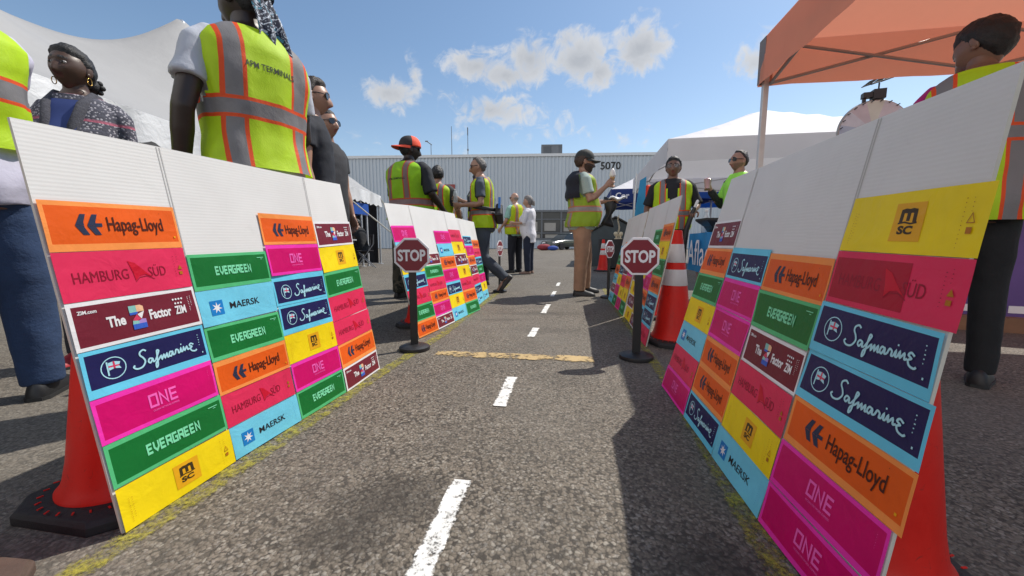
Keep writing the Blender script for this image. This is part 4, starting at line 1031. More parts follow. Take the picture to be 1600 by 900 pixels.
def hand(mb, wrist, d, palm, side, curl=.5, k=1.0, spread=1.0):
    """palm and five fingers; d = along the hand, palm = palm normal, side = +1 thumb towards palm x d"""
    d = Vector(d).normalized(); pn = Vector(palm); pn = (pn-d*pn.dot(d)).normalized(); ax = d.cross(pn)*side
    w = Vector(wrist)
    R_ = lambda c, hw, ht: [w+d*c*k + ax*hw*k*math.cos(2*math.pi*q/12) + pn*ht*k*math.sin(2*math.pi*q/12) for q in range(12)]
    mb.rings([R_(-.02, .026, .020), R_(.015, .030, .018), R_(.055, .040, .016), R_(.088, .040, .013), R_(.096, .034, .009)])
    for i, (o, L) in enumerate(((.030, .072), (.010, .082), (-.011, .076), (-.031, .058))):
        p = w+d*.085*k+ax*o*k; pts = [p-d*.012*k, p]; a = curl*.5; dd = d
        for j, s_ in enumerate((.44, .32, .24)):
            a2 = curl*(.55+.75*j)
            dd = (d*math.cos(a2)+pn*math.sin(a2)).normalized(); pts.append(pts[-1]+dd*L*s_*k)
        mb.tube(pts, [.0095*k, .0095*k, .0088*k, .008*k, .0062*k], 8, round_=False)
    t0 = w+d*.03*k+ax*.030*k; t1 = t0+(d*.6+ax*.75*spread+pn*.15).normalized()*.042*k; t2 = t1+(d*.8+ax*.15+pn*(.3+curl*.5)).normalized()*.034*k; t3 = t2+(d*.7-ax*.25+pn*(.4+curl*.6)).normalized()*.026*k
    mb.tube([t0-ax*.012*k, t0, t1, t2, t3], [.013*k, .013*k, .0115*k, .010*k, .0075*k], 8)
class Pose:
    pass
def person(label, loc, rz, H=1.76, skin='tan', w=1.0, belly=0.0, lean=0.0, arms=None, legs=None, face=(0, 0), hair=('short', (.012, .010, .010)), shirt=None, sleeve=.55,
           trousers=None, vest=None, vopen=.06, hem=.86, shoes=(.012, .012, .013), glasses=None, cap=None, beard=None, female=0.0, voxel=.012, group=None, long_top=0.0, extras=None, bust=0.0, detail=True, leanx=0.0, head=1.04, slim=1.0):
    k = H/1.78; seed = (len(label)*7.3) % 11
    root = empty('person', label, 'person', loc, rz, group); sk = skin_mat(skin)
    PZ_ = Vector((0, 0, .95*k)); RL = Matrix.Rotation(-lean, 3, 'X') @ Matrix.Rotation(leanx, 3, 'Y')
    def T(p):                                                        # bends the upper body about the pelvis
        p = Vector(p)*k
        if p.z <= .90*k: return p
        f = min(1, (p.z-.90*k)/(.25*k)); M = Matrix.Rotation(-lean*f, 3, 'X') @ Matrix.Rotation(leanx*f, 3, 'Y')
        return PZ_ + M @ (p-PZ_)
    TOR = [(.80, .150, .112, -.012), (.90, .172, .128, -.014), (1.0, .163, .118, -.002), (1.10, .156, .112, .004), (1.22, .168, .118, .0), (1.35, .182, .121, -.006), (1.43, .180, .110, -.010), (1.475, .152, .092, -.014), (1.508, .108, .078, -.014), (1.545, .066, .062, -.004)]
    def tor(z):
        for i in range(len(TOR)-1):
            if TOR[i][0] <= z <= TOR[i+1][0]:
                q = (z-TOR[i][0])/(TOR[i+1][0]-TOR[i][0]); q2 = q
                rx, ry, oy = (TOR[i][j]+(TOR[i+1][j]-TOR[i][j])*q2 for j in (1, 2, 3)); break
        else: rx, ry, oy = TOR[-1][1:] if z > 1 else TOR[0][1:]
        rx *= (1-.10*female*(1 if z > 1.2 else 0)) * (w if z < 1.46 else 1+(w-1)*max(0, (1.545-z)/.085)); fb = g_(z-1.06, .17)*belly
        ry *= (1+(w-1)*.8); ry += fb*.5; rx += fb*.25; oy += fb*.5
        if bust: oy += bust*g_(z-1.27, .07)*.5; ry += bust*g_(z-1.27, .07)*.5
        return rx, ry, oy
    def ring(z, infl, n=40, e=2.5):
        rx, ry, oy = tor(z); rx += infl; ry += infl; out = []
        for q in range(n):
            a = 2*math.pi*q/n; c, s_ = math.cos(a), math.sin(a)
            out.append(T((rx*math.copysign(abs(c)**(2/e), c), oy+ry*math.copysign(abs(s_)**(2/e), s_), z)))
        return out
    zs = [.80+.745*i/18 for i in range(19)]
    # joints
    sx = .182*(1+(w-1)*.9)*(1-.10*female)
    SH = {s_: T((s_*sx, -.010, 1.445)) for s_ in (1, -1)}
    arms = arms or {}; legs = legs or {}
    SI = {s_: T((s_*sx*.50, -.012, 1.462)) for s_ in (1, -1)}; SO = {s_: T((s_*sx*.86, -.011, 1.452)) for s_ in (1, -1)}
    AR = {}
    for s_ in (1, -1):
        ud, fd = arms.get(s_, ((s_*.14, -.03, -1), (s_*.06, .22, -1)))[:2]
        U = RL @ Vector(ud).normalized(); F = RL @ Vector(fd).normalized()
        e = SH[s_]+U*.295*k; wr = e+F*.255*k; AR[s_] = (SH[s_], e, wr, U, F)
    HP = {s_: Vector((s_*.092*(1+(w-1)*.6), -.005, .93))*k for s_ in (1, -1)}; LG = {}
    for s_ in (1, -1):
        td, sd_ = legs.get(s_, ((s_*.05, .02, -1), (s_*.02, -.03, -1)))[:2]
        kn = HP[s_]+Vector(td).normalized()*.44*k; an = kn+Vector(sd_).normalized()*.415*k; LG[s_] = (HP[s_], kn, an)
    toe = {s_: (legs.get(s_, (0, 0, (s_*.18, 1, 0)))+((s_*.18, 1, 0),))[2] if len(legs.get(s_, ())) < 3 else legs[s_][2] for s_ in (1, -1)}
    # lowest sole -> ground
    foots = {}
    for s_ in (1, -1):
        an = LG[s_][2]; td = Vector(toe[s_]).normalized(); foots[s_] = (an, td)
    low = min(min(an.z-.075*k, (an+td*.16*k).z-.075*k if td.z < -.1 else 9) for an, td in foots.values())
    dz = Vector((0, 0, -low))
    def fin(mb): mb.v = [Vector(p)+dz for p in mb.v]; return mb
    # body skin
    b = MB(); b.rings([ring(z, -.004) for z in zs])
    nk0 = T((0, -.012, 1.46)); hc = T((0, .022, 1.655+.05*(head-1))); nk1 = T((0, .010, 1.58))
    b.tube([nk0, (nk0+nk1)/2, nk1, hc-(hc-nk1)*.3], [.070*k*(1-.1*female), .062*k*(1-.12*female), .059*k*(1-.14*female), .052*k], 18)
    aw = .92+.5*(w-1)-.10*female
    for s_ in (1, -1):
        a, e, wr, U, F = AR[s_]
        b.tube([SI[s_], SO[s_], a.lerp(e, .10), a.lerp(e, .38), e, e.lerp(wr, .3), wr], [.040*k, .049*k*aw, .054*k*aw, .050*k*aw, .041*k*aw, .042*k*aw, .027*k*(.5+.5*aw)], 14, round_=True)
        h, kn, an = LG[s_]; lw = 1+(w-1)*.7
        b.tube([h, h.lerp(kn, .4), kn, kn.lerp(an, .35), an], [.088*k*lw, .078*k*lw, .055*k*lw, .056*k*lw, .038*k], 14, round_=True)
        an, td = foots[s_]; b.tube([an-Vector((0, 0, .03*k))-td*.04*k, an-Vector((0, 0, .045*k))+td*.08*k, an-Vector((0, 0, .055*k))+td*.16*k], [.036*k, .034*k, .022*k], 10, round_=True)
    body = fuse(b, voxel*k, 4)
    for s_ in (1, -1):
        wr, F = AR[s_][2], AR[s_][4]; o = arms.get(s_, ()); o = o[2] if len(o) > 2 else {}
        hm = MB(); hand(hm, wr, RL @ Vector(o['dir']) if 'dir' in o else F, RL @ Vector(o.get('palm', (-s_, 0, 0))), -s_*o.get('flip', 1), o.get('curl', .55), k*(1-.08*female)); body.add(hm)
    # head
    yaw, pit = face[0], face[1]; roll = face[2] if len(face) > 2 else 0
    HR = RL @ rot_head(yaw, pit, roll); rows = head_grid(female=female); hk = k*.985*head
    lipc = 1; i0 = len(body.f)
    hm = MB(); hm.rings([[hc+HR @ (head_point(*p, female)*hk) for p in r] for r in rows])
    n = 64
    for idx, f in enumerate(hm.f):
        j = idx//n; i = idx % n
        if j < len(rows)-1:
            x, y, z = rows[j][i]
            if y > .3 and abs(x) < .27 and -.645 < z < -.46: hm.m[idx] = 1
            elif y > .2 and .12 < abs(x) < .58 and .235-.10*abs(abs(x)-.3) < z < .315-.12*abs(abs(x)-.3): hm.m[idx] = 2
            elif beard and hairy(beard, x, y, z) > .5: hm.m[idx] = 3 if beard == 'stubble' else 2
    for s_ in (1, -1):
        hm.ell(hc+HR @ Vector((s_*.077*hk, -.008*hk, -.004*hk)), (.010*hk, .019*hk, .033*hk), 12, 10, rot=HR @ Matrix.Rotation(s_*.35, 3, 'Z'))
        hm.ell(hc+HR @ Vector((s_*.080*hk, .000*hk, -.024*hk)), (.007*hk, .010*hk, .011*hk), 10, 8, rot=HR)
    body.add(hm); fin(body)
    lc = dict(deep=(.045, .018, .015), dark=(.085, .030, .026), brown=(.20, .07, .055), tan=(.34, .13, .10), fair=(.48, .19, .16))[skin]
    hc_ = tuple(hair[1]) if hair else (.015, .012, .01)
    bo = body.build('body', [sk, mat('lips_'+skin, lc, .4), mat('hair_%d_%d_%d' % tuple(int(x*999) for x in hc_), hc_, .55, var=.35, vscale=60, bump=.5, bscale=160), mat('stubble_'+skin, tuple(.55*a_+.45*b_ for a_, b_ in zip(sk_c(skin), hc_)), .55, var=.3, vscale=90)], root, smooth=True)
    # eyes
    e = MB()
    for s_ in (1, -1): e.ell(hc+HR @ Vector((s_*.030*hk, .0785*hk, .008*hk)), (.0135*hk, .0125*hk, .0095*hk), 12, 8, rot=HR)
    fin(e); 
    if detail and not (glasses and glasses != 'clear'):
        eo = e.build('eye', mat('eye_white', (.34, .31, .29), .25, var=.02), root, smooth=True)
        e = MB()
        for s_ in (1, -1): e.ell(hc+HR @ Vector((s_*.030*hk, .0865*hk, .008*hk)), (.0062*hk, .006*hk, .0068*hk), 10, 8, rot=HR)
        fin(e).build('iris', mat('dark_iris', (.015, .010, .008), .15), eo, smooth=True)
    # hair
    if hair and hair[0] != 'none':
        kind = hair[0]; th = dict(bob=.017, short=.016, receding=.012, buzz=.006, tied=.013, long=.020, bald=.003, curly=.026)[kind]; hb = MB(); val_ = []
        V = []
        for r in rows:
            for p in r:
                q = hairline('short' if kind == 'curly' else kind, *p); P0 = head_point(*p, female); nn = Vector(p).normalized()
                t_ = th*q*(1+.35*noise.noise(Vector((p[0]*5+seed, p[1]*5, p[2]*5)))+(.35 if kind == 'curly' else .12)*noise.noise(Vector((p[0]*17, p[1]*17, p[2]*17+seed))))*(1+.35*max(0, p[2]))
                V.append(hc+HR @ ((P0+nn*(t_-.002*(1-q)))*hk)); val_.append(q)
        hb.v = V; nr = len(rows)
        for j in range(nr-1):
            for i in range(n):
                ids = (j*n+i, j*n+(i+1) % n, (j+1)*n+(i+1) % n, (j+1)*n+i)
                if max(val_[q] for q in ids) > .02: hb.f.append(ids); hb.m.append(0)
        hb.f.append(tuple((nr-1)*n+q for q in range(n))); hb.m.append(0)
        if kind == 'tied':
            hb.ell(hc+HR @ (Vector((0, -.112, -.040))*hk), (.042*hk, .036*hk, .042*hk), 16, 12)
            for i in range(9):
                a = i/8*math.pi; hb.ell(hc+HR @ (Vector((.040*math.cos(a*2), -.118-.018*math.sin(a), -.04+.036*math.sin(a*2)))*hk), (.016*hk, .018*hk, .016*hk), 8, 6)
        if kind == 'long':
            hb.tube([hc+HR @ (Vector(p)*hk) for p in ((0, -.085, .02), (0, -.105, -.06), (0, -.105, -.16), (0, -.09, -.25))], [.062*hk, .066*hk, .055*hk, .02*hk], 14, round_=True, flat=.6)
        fin(hb); hb.build('hair', bo.data.materials[2], root, smooth=True)
    if beard and beard != 'stubble':
        bb = MB(); val_ = []
        for r in rows:
            for p in r:
                q = hairy(beard, *p); P0 = head_point(*p, female); nn = Vector(p).normalized()
                bb.v.append(hc+HR @ ((P0+nn*(.014*q*(1+.3*noise.noise(Vector(p)*14))-.001)+Vector((0, .006*q, -.010*q if p[2] < -.6 else 0)))*hk)); val_.append(q)
        for j in range(len(rows)-1):
            for i in range(n):
                ids = (j*n+i, j*n+(i+1) % n, (j+1)*n+(i+1) % n, (j+1)*n+i)
                if max(val_[q] for q in ids) > .02: bb.f.append(ids); bb.m.append(0)
        fin(bb).build('beard', bo.data.materials[2], root, smooth=True)
    # glasses
    if glasses:
        gm = mat('black_glasses_frame', (.012, .012, .013), .25); lens = mat('dark_lens', (.006, .006, .007), .06, coat=.4) if glasses != 'clear' else mat('clear_lens', (.25, .25, .26), .06, alpha=.35)
        gb = MB(); lb = MB(); yf = .096 if glasses != 'clear' else .096
        for s_ in (1, -1):
            cx = s_*.033; pts = [(cx+.029*math.copysign(abs(math.cos(a))**.6, math.cos(a)), .008+.020*math.copysign(abs(math.sin(a))**.7, math.sin(a))-.0) for a in [2*math.pi*q/16 for q in range(16)]]
            P3 = lambda x_, z_, y_: hc+HR @ (Vector((x_, y_-abs(x_)*.22, z_))*hk)
            lb.rings([[P3(a, c, yf) for a, c in pts], [P3(a, c, yf+.002) for a, c in pts]])
            gb.rings([[P3(cx+(a-cx)*q, .008+(c-.008)*q, yf+d_) for a, c in pts] for q, d_ in ((1.0, -.001), (1.13, -.001), (1.13, .004), (1.0, .004), (1.0, -.001))], cap=False)
            gb.tube([P3(s_*.062, .012, yf), P3(s_*.078, .012, yf-.02), hc+HR @ (Vector((s_*.081, .03, .014))*hk), hc+HR @ (Vector((s_*.082, -.012, .010))*hk)], .0032*hk, 6)
        gb.tube([P3(-.006, .014, yf+.002), P3(.006, .014, yf+.002)], .003*hk, 6)
        go = fin(gb).build('glasses', gm, root, smooth=True, sharp=40); fin(lb).build('lens', lens, go)
    # cap
    if cap:
        c0, c1, back, cpit = cap; CR = HR @ (Matrix.Rotation(math.pi, 3, 'Z') if back else Matrix.Identity(3)) @ Matrix.Rotation(cpit, 3, 'X')
        off = Vector((0, -.004, .006)); cb = MB(); rr = []
        for j in range(9):
            t = j/8*math.pi/2*.97; rr.append([hc+CR @ ((Vector((.089*math.cos(t)**.75*math.cos(a), .110*math.cos(t)**.75*math.sin(a), .030+.098*math.sin(t)))+off)*hk) for a in [2*math.pi*q/40 for q in range(40)]])
        cb.rings([[p-CR @ Vector((0, 0, .012*hk)) for p in rr[0]]]+rr)
        for f_i, f in enumerate(cb.f[:-2]):
            a = (f_i % 40)/40*2*math.pi
            if math.sin(a) > .15: cb.m[f_i] = 1
        cb.ell(hc+CR @ ((Vector((0, 0, .128))+off)*hk), (.008*hk, .008*hk, .004*hk), 8, 6, m=1)
        co = fin(cb).build('cap', [mat('cap_%d%d%d' % tuple(int(x*99) for x in c0), c0, .75, bump=.2, bscale=120), mat('cap_%d%d%d' % tuple(int(x*99) for x in c1), c1, .75, bump=.2, bscale=120)], root, smooth=True)
        br = MB(); up = []; dn = []; n2 = 16; r1 = []; r0 = []
        for i in range(n2+1):
            a = math.pi*(.06+.88*i/n2); x_, y_ = .090*math.cos(a), .108*math.sin(a); L = .078*math.sin((a-.19)/(math.pi-.38)*math.pi)**.5 if .19 < a < math.pi-.19 else 0
            r0.append(Vector((x_*.97, y_*.97, .028-.010*abs(math.cos(a))))); r1.append(Vector((x_*1.0, y_+L, .020-.020*abs(math.cos(a))**1.5-.006)))
        br.rings([[hc+CR @ ((p+off+Vector((0, 0, dz_)))*hk) for p in r] for r, dz_ in ((r0, .003), (r1, .003), (r1, -.003), (r0, -.003), (r0, .003))], closed=False)
        fin(br).build('cap_brim', co.data.materials[0], co, smooth=True, sharp=40)
    # shirt
    if shirt:
        c = shirt if not isinstance(shirt, tuple) else None
        sm = shirt if c else mat('shirt_%d_%d_%d' % tuple(int(x*999) for x in shirt), shirt, .85, var=.14, vscale=5, bump=.3, bscale=20, bdist=.012)
        z0 = .82-long_top; q = MB(); zz = [z0+(1.518-z0)*i/20 for i in range(21)]
        def sring(z): 
            if z >= .80: return ring(z, .014+.012*max(0, (1.1-z))+.02*long_top*max(0, 1.0-z))
            return [p+Vector((0, 0, (z-.80)*k)) for p in ring(.801, .014+.012*.3)]
        q.rings([sring(z) for z in zz])
        for s_ in (1, -1):
            a, e_, wr, U, F = AR[s_]
            if sleeve <= 1: end = a.lerp(e_, sleeve); q.tube([SI[s_], SO[s_], a.lerp(e_, .12), a.lerp(e_, sleeve*.55), end], [.046*k, .060*k*aw, .067*k*aw, .066*k*aw, .070*k*aw], 18)
            else: end = e_.lerp(wr, sleeve-1); q.tube([SI[s_], SO[s_], a.lerp(e_, .12), a.lerp(e_, .5), e_, e_.lerp(wr, .5*(sleeve-1)), end], [.046*k, .060*k*aw, .067*k*aw, .063*k*aw, .056*k*aw, .053*k*aw, .045*k*aw], 16)
        fin(fuse(q, voxel*k*.95, 2, .0065, seed, 14)).build('shirt', sm, root, smooth=True)
    # trousers and shoes
    if trousers:
        tm = trousers if not isinstance(trousers, tuple) else mat('trousers_%d_%d_%d' % tuple(int(x*999) for x in trousers), trousers, .85, var=.22, vscale=7, bump=.35, bscale=26, bdist=.012)
        q = MB(); q.rings([ring(z, .008) for z in (.805, .86, .92, .98, 1.02)])
        for s_ in (1, -1):
            h, kn, an = LG[s_]; lw = (1+(w-1)*.7)*slim; en = an+Vector((0, 0, -.012*k))
            q.tube([h+Vector((0, 0, .03*k)), h.lerp(kn, .4), kn, kn.lerp(an, .4), en], [.104*k*lw, .096*k*lw, .078*k*lw, .072*k*lw, .064*k*lw], 18, round_=False)
        fin(fuse(q, voxel*k*1.05, 2, .007, seed+3, 11)).build('trousers', tm, root, smooth=True)
    if shoes:
        for s_ in (1, -1):
            an, td = foots[s_]; sd2 = Vector((td.y, -td.x, 0)).normalized(); up = td.cross(sd2)*-1
            if up.z < 0: up = -up
            o_ = an-up*.075*k; q = MB(); rs = []
            for t_, hw, ht in ((-.075, .024, .050), (-.055, .035, .085), (-.01, .038, .105), (.045, .040, .085), (.10, .047, .062), (.15, .046, .050), (.185, .034, .036), (.197, .018, .022)):
                c_ = o_+td*t_*k
                rs.append([c_+sd2*hw*k*1.06*math.cos(a)*(1 if math.sin(a) > -.3 else 1.0)+up*(ht*k*max(0, math.sin(a))+.004*k*(math.sin(a) > 0)) for a in [2*math.pi*i/18 for i in range(18)]])
            q.rings(rs); so = fin(q).build('shoe', mat('shoe_%d_%d_%d' % tuple(int(x*999) for x in shoes), shoes, .5, var=.2), root, smooth=True, sharp=60)
            q = MB(); q.rings([[c2+up*z_*k for c2 in [o_+td*t_*k+sd2*h_*k*1.08 for t_, h_ in ((-.078, .02), (-.06, .036), (.0, .040), (.1, .049), (.15, .048), (.19, .034), (.201, .014), (.201, -.014), (.19, -.034), (.15, -.048), (.1, -.049), (0, -.040), (-.06, -.036), (-.078, -.02))]] for z_ in (0, .016)])
            fin(q).build('sole', mat('dark_sole', (.02, .02, .02), .7), so)
    # hi-vis vest
    if vest:
        q = MB(); nz, nn_ = 30, 72; z0, z1 = hem, 1.512; q_v = []; q_uv = []
        for j in range(nz+1):
            z = z0+(z1-z0)*j/nz; infl = .034+.055*max(0, 1.13-z)
            if z > 1.43: infl = .034-.008*(z-1.43)/.082
            r_ = ring(z, infl, nn_); rx = tor(z)[0]+infl
            for i in range(nn_):
                a = 2*math.pi*i/nn_; c_ = math.cos(a); xx = rx*math.copysign(abs(c_)**(2/2.5), c_)
                p = r_[i]; nv = Vector((math.cos(a), math.sin(a), 0)); wr_ = noise.noise(Vector((xx*9+seed, math.sin(a)*3, z*4)))*.015+noise.noise(Vector((xx*22, math.sin(a)*5+seed, z*11)))*.007
                wr_ *= min(1, (1.53-z)*5)
                q_v.append(p+nv*wr_*k); q_uv.append((xx, z))
        q.v = q_v
        for j in range(nz):
            for i in range(nn_):
                ids = (j*nn_+i, j*nn_+(i+1) % nn_, (j+1)*nn_+(i+1) % nn_, (j+1)*nn_+i)
                am = 2*math.pi*(i+.5)/nn_; zc = z0+(z1-z0)*(j+.5)/nz; xc = sum(q_uv[t][0] for t in ids)/4
                if math.sin(am) > .2 and abs(xc) < vopen+(.075*max(0, (zc-1.12)/.35) if vopen > 0 else .11*max(0, (zc-1.36)/.1)): continue
                if abs(math.cos(am)) > .93 and zc > 1.20: 
                    if abs(math.sin(am)) < .45*min(1, (zc-1.20)/.10+.25): continue   # armhole
                q.f.append(ids); q.m.append(0); q.uv[len(q.f)-1] = [q_uv[t] for t in ids]
        vo = fin(q).build('vest', vest, root, smooth=True)
        root['_v'] = 1
    P_ = Pose(); P_.root = root; P_.T = lambda p: T(p)+dz; P_.hc = hc+dz; P_.HR = HR; P_.k = k; P_.AR = {s_: (AR[s_][0]+dz, AR[s_][1]+dz, AR[s_][2]+dz, AR[s_][3], AR[s_][4]) for s_ in (1, -1)}; P_.dz = dz; P_.vest = vo if vest else None; P_.hk = hk; P_.ring = lambda z, i: [p+dz for p in ring(z, i)]
    if vest: del root['_v']
    return P_
def hairy(kind, x, y, z):
    if kind == 'stubble': kind = 'full'
    q = max(0, min(1, (y+.15)*4))*max(0, min(1, (-.30-z-.12*(1-abs(x))+.10)*8))
    if y > .6 and abs(x) < .2 and -.64 < z < -.47: q = 0
    if y > .6 and abs(x) < .28 and -.47 <= z < -.40: q = .7
    return q
def back_text(P, s, x0, z0, w, h, m, name='vest_lettering', off=.02, front=False, slope=0):
    """letters laid on the vest by dropping them onto its surface"""
    me = P.vest.data; bv = BVHTree.FromPolygons([v.co for v in me.vertices], [tuple(p.vertices) for p in me.polygons])
    vs, fs = fit_text(s, 0, 0, w, h, off); t = MB(); d = Vector((0, 1, 0)) if not front else Vector((0, -1, 0)); o = P.T((0, -.5 if not front else .5, 1.3))
    for a, b in vs:
        base = P.T((0, 0, z0+b+slope*a)); p = Vector(((x0+a)*P.k*(1 if not front else -1), base.y-.6*(1 if not front else -1), base.z))
        hit = bv.ray_cast(p, d)
        q = hit[0] if hit[0] else p+d*.45
        t.v.append(q-d*.0018)
    t.f = list(fs); t.m = [0]*len(fs)
    return t.build(name, m, P.vest)
V_LIME = vest_mat('lime_vest', LIME, bands=(1.19,), xs=(.125,))
V_LIME2 = vest_mat('lime_vest_low_band', LIME, bands=(1.06,), xs=(.120,))
V_LIME_SHADED = vest_mat('shaded_lime_vest', (.40, .80, .012), silver=(.30, .20, .20), edge=(.70, .12, .04), bands=(1.08,), xs=(.120,))  # lime made darker and greener, the wearer's shade put into its colour
V_OLD = vest_mat('worn_green_vest', (.40, .58, .03), silver=(.40, .36, .35), edge=(.66, .22, .10), bands=(1.07,), xs=(.135,), hw=.024)
V_FAR = vest_mat('yellow_vest_with_orange', (.68, .84, .015), silver=(.42, .30, .24), edge=(.90, .16, .03), bands=(1.05,), xs=(.11,))
V_BAND = vest_mat('lime_vest_wide_band', LIME, bands=(1.235,), xs=(.135,), hw=.032)
V_PLAIN = vest_mat('lime_vest_single_band', LIME, bands=(1.25,), xs=(.9,), hw=.034)
M_JEANS = mat('blue_denim', (.022, .045, .105), .85, var=.5, vscale=3.5, bump=.35, bscale=60)
M_JEANS_GREY = mat('grey_denim', (.050, .062, .082), .85, var=.35, vscale=4, bump=.35, bscale=60)
M_PRINT = mat('black_vest_print', (.03, .04, .02), .7)
def camo():
    m = bpy.data.materials.new('dark_camouflage'); b = NB(m); P = b.coords('Object')
    a = b.noise(9, 3, .6, P, .5); c = b.noise(13, 3, .6, P, 1.2)
    x = b.mix(b.math('GREATER_THAN', a, .52), (.020, .022, .016), (.055, .048, .032)); x = b.mix(b.math('GREATER_THAN', c, .58), x, (.10, .085, .060))
    b.put(b.bsdf.inputs['Base Color'], x); b.bsdf.inputs['Roughness'].default_value = .9; return m
def knit():
    m = bpy.data.materials.new('patterned_grey_knit'); b = NB(m); P = b.coords('Object')
    w = b.n('ShaderNodeTexWave', wave_type='BANDS', bands_direction='Z'); w.inputs['Scale'].default_value = 11; w.inputs['Distortion'].default_value = 1.5; b.link(P, w.inputs['Vector'])
    v = b.n('ShaderNodeTexVoronoi'); v.inputs['Scale'].default_value = 75; b.link(P, v.inputs['Vector'])
    x = b.mix(b.math('GREATER_THAN', v.outputs['Distance'], .36), (.42, .40, .43), (.075, .075, .095))
    z = b.sep(P)[2]; f = b.math('FRACT', b.math('MULTIPLY', z, 7.0)); x = b.mix(b.math('MULTIPLY', b.math('LESS_THAN', f, .11), .75), x, (.55, .12, .18)); x = b.mix(b.math('MULTIPLY', b.math('GREATER_THAN', w.outputs[0], .8), .5), x, (.10, .10, .13))
    b.put(b.bsdf.inputs['Base Color'], x); b.bsdf.inputs['Roughness'].default_value = .95; b.bump(v.outputs['Distance'], .4, .006); return m
def paisley():
    m = bpy.data.materials.new('navy_paisley_cloth'); b = NB(m); P = b.coords('Object')
    v = b.noise(30, 3, .6, P, 3.0); u = b.noise(22, 2, .5, P, 2.0)
    x = b.mix(b.math('GREATER_THAN', v, .56), (.010, .014, .035), (.50, .55, .62)); x = b.mix(b.math('GREATER_THAN', u, .60), x, (.06, .22, .30))
    b.put(b.bsdf.inputs['Base Color'], x); b.bsdf.inputs['Roughness'].default_value = .8; return m
GV = 'people in high visibility vests'
BLACK = (.010, .009, .009)
# ---- around the marquee side
p1 = person('person in blue jeans and a short lime vest beside the woman in the patterned cardigan', (-2.12, 1.49, 0), 1.15, 1.78, 'brown', w=1.08, shirt=(.50, .48, .58), trousers=M_JEANS, vest=V_PLAIN, hem=1.03, voxel=.009, group=GV,
       legs={1: ((.10, .03, -1), (.02, -.03, -1), (.6, .8, 0)), -1: ((-.10, .05, -1), (-.02, -.03, -1))}, arms={1: ((.0, .95, -.75), (-.4, .9, -.1)), -1: ((-.12, .2, -1), (.1, .9, -.2))})
p2 = person(head=1.0, label='woman in a patterned grey cardigan and gold hoop earrings, dark hair pinned back', loc=(-2.30, 2.14, 0), rz=3.45, H=1.68, skin='dark', w=1.05, female=1, bust=.05, shirt=knit(), sleeve=1.8, trousers=(.02, .02, .028), hair=('tied', BLACK), face=(-.15, .04), shoes=(.38, .02, .03), voxel=.008)
b = MB()
for s_ in (1, -1):
    c = p2.hc + p2.HR @ Vector((s_*.080, .004, -.062)); b.tube([c+p2.HR @ Vector((0, .013*math.cos(a), .018*math.sin(a)+.006)) for a in [2*math.pi*i/16 for i in range(17)]], .0022, 6)
b.build('hoop_earring', mat('gold', (.60, .36, .10), .25, metal=1), p2.root, smooth=True)
b = MB(); rs = []
for z_ in [1.28+.022*i for i in range(10)]:
    r_ = p2.ring(z_, .022+.004*(z_ < 1.4)); n_ = len(r_); wv = int(2+3.2*(z_-1.27)/.2); rs.append([r_[n_//4+j] for j in (-2, -1, 0, 1, 2)])
b.rings(rs, closed=False); b.build('blue_top', mat('royal_blue_top', (.03, .055, .20), .8), p2.root, smooth=True)
for s_ in (-1, 1):
    b = MB(); b.tube([p2.T(q) for q in ((s_*.066, -.06, 1.53), (s_*.080, .02, 1.515), (s_*.072, .100, 1.44), (s_*.056, .150, 1.32), (s_*.040, .160, 1.12))], [.020, .030, .036, .038, .036], 14, flat=.6, round_=True); b.build('shawl_collar', mat('charcoal_knit_collar', (.07, .07, .085), .95, bump=.6, bscale=130, var=.3, vscale=90), p2.root, smooth=True)
p3 = person('tall person in a lettered lime vest, grey sleeves and a paisley head cloth', (-1.10, 1.72, 0), 1.00, 1.785, 'deep', w=.97, shirt=(.44, .46, .52), sleeve=.62, trousers=(.23, .18, .12), vest=V_LIME, hem=.965, face=(.35, -.05), hair=('buzz', BLACK), voxel=.008, group=GV,
       arms={-1: ((-.30, -.10, -1), (.02, .35, -1)), 1: ((.22, .25, -1), (-.25, .8, -.5))})
back_text(p3, 'APM TERMINALS', -.090, 1.345, .186, .025, M_PRINT, off=.012, slope=-.02)
b = MB(); HRs = p3.HR; c = p3.hc
rs = []
for j, (z_, rr) in enumerate(((.03, 1.13), (.06, 1.12), (.09, 1.10), (.115, 1.0))):
    rs.append([c+HRs @ Vector((.082*rr*math.cos(a)*(1 if j < 3 else .72), .107*rr*math.sin(a)*(1 if j < 3 else .72)-.004, z_+.006*math.sin(3*a))) for a in [2*math.pi*i/32 for i in range(32)]])
b.rings(rs); hs = b.build('head_cloth', paisley(), p3.root, smooth=True)
b = MB(); rt = Vector((math.cos(1.02), math.sin(1.02), 0)); bk = Vector((math.sin(.42), -math.cos(.42), 0)); rl = Matrix.Rotation(-.42, 3, 'Z')
def dp(x_, y_, z_): return p3.hc+Vector((x_, -y_, z_))
rs = []
for i in range(13):
    t = i/12; cx = .010+.055*t**1.1; cz = .01-.25*t; cy = .090+.055*math.sin(t*2.0)-.005*t; hw = .042+.034*t
    rs.append([dp(cx-hw+2*hw*q/8, cy+.012*math.sin(q*1.7+t*4)*(.4+t)+(.0), cz-.06*t*(q/8)+.02*t) for q in range(9)] + [dp(cx-hw+2*hw*q/8, cy+.006+.012*math.sin(q*1.7+t*4)*(.4+t), cz-.06*t*(q/8)+.02*t) for q in range(8, -1, -1)])
b.rings(rs); b.build('cloth_tail', paisley(), hs, smooth=True)
b = MB(); b.ell(p3.hc+p3.HR @ Vector((-.083, .002, -.028)), (.004, .004, .004), 8, 6); b.build('ear_stud', mat('gold', (.60, .36, .10), .25, metal=1), p3.root)
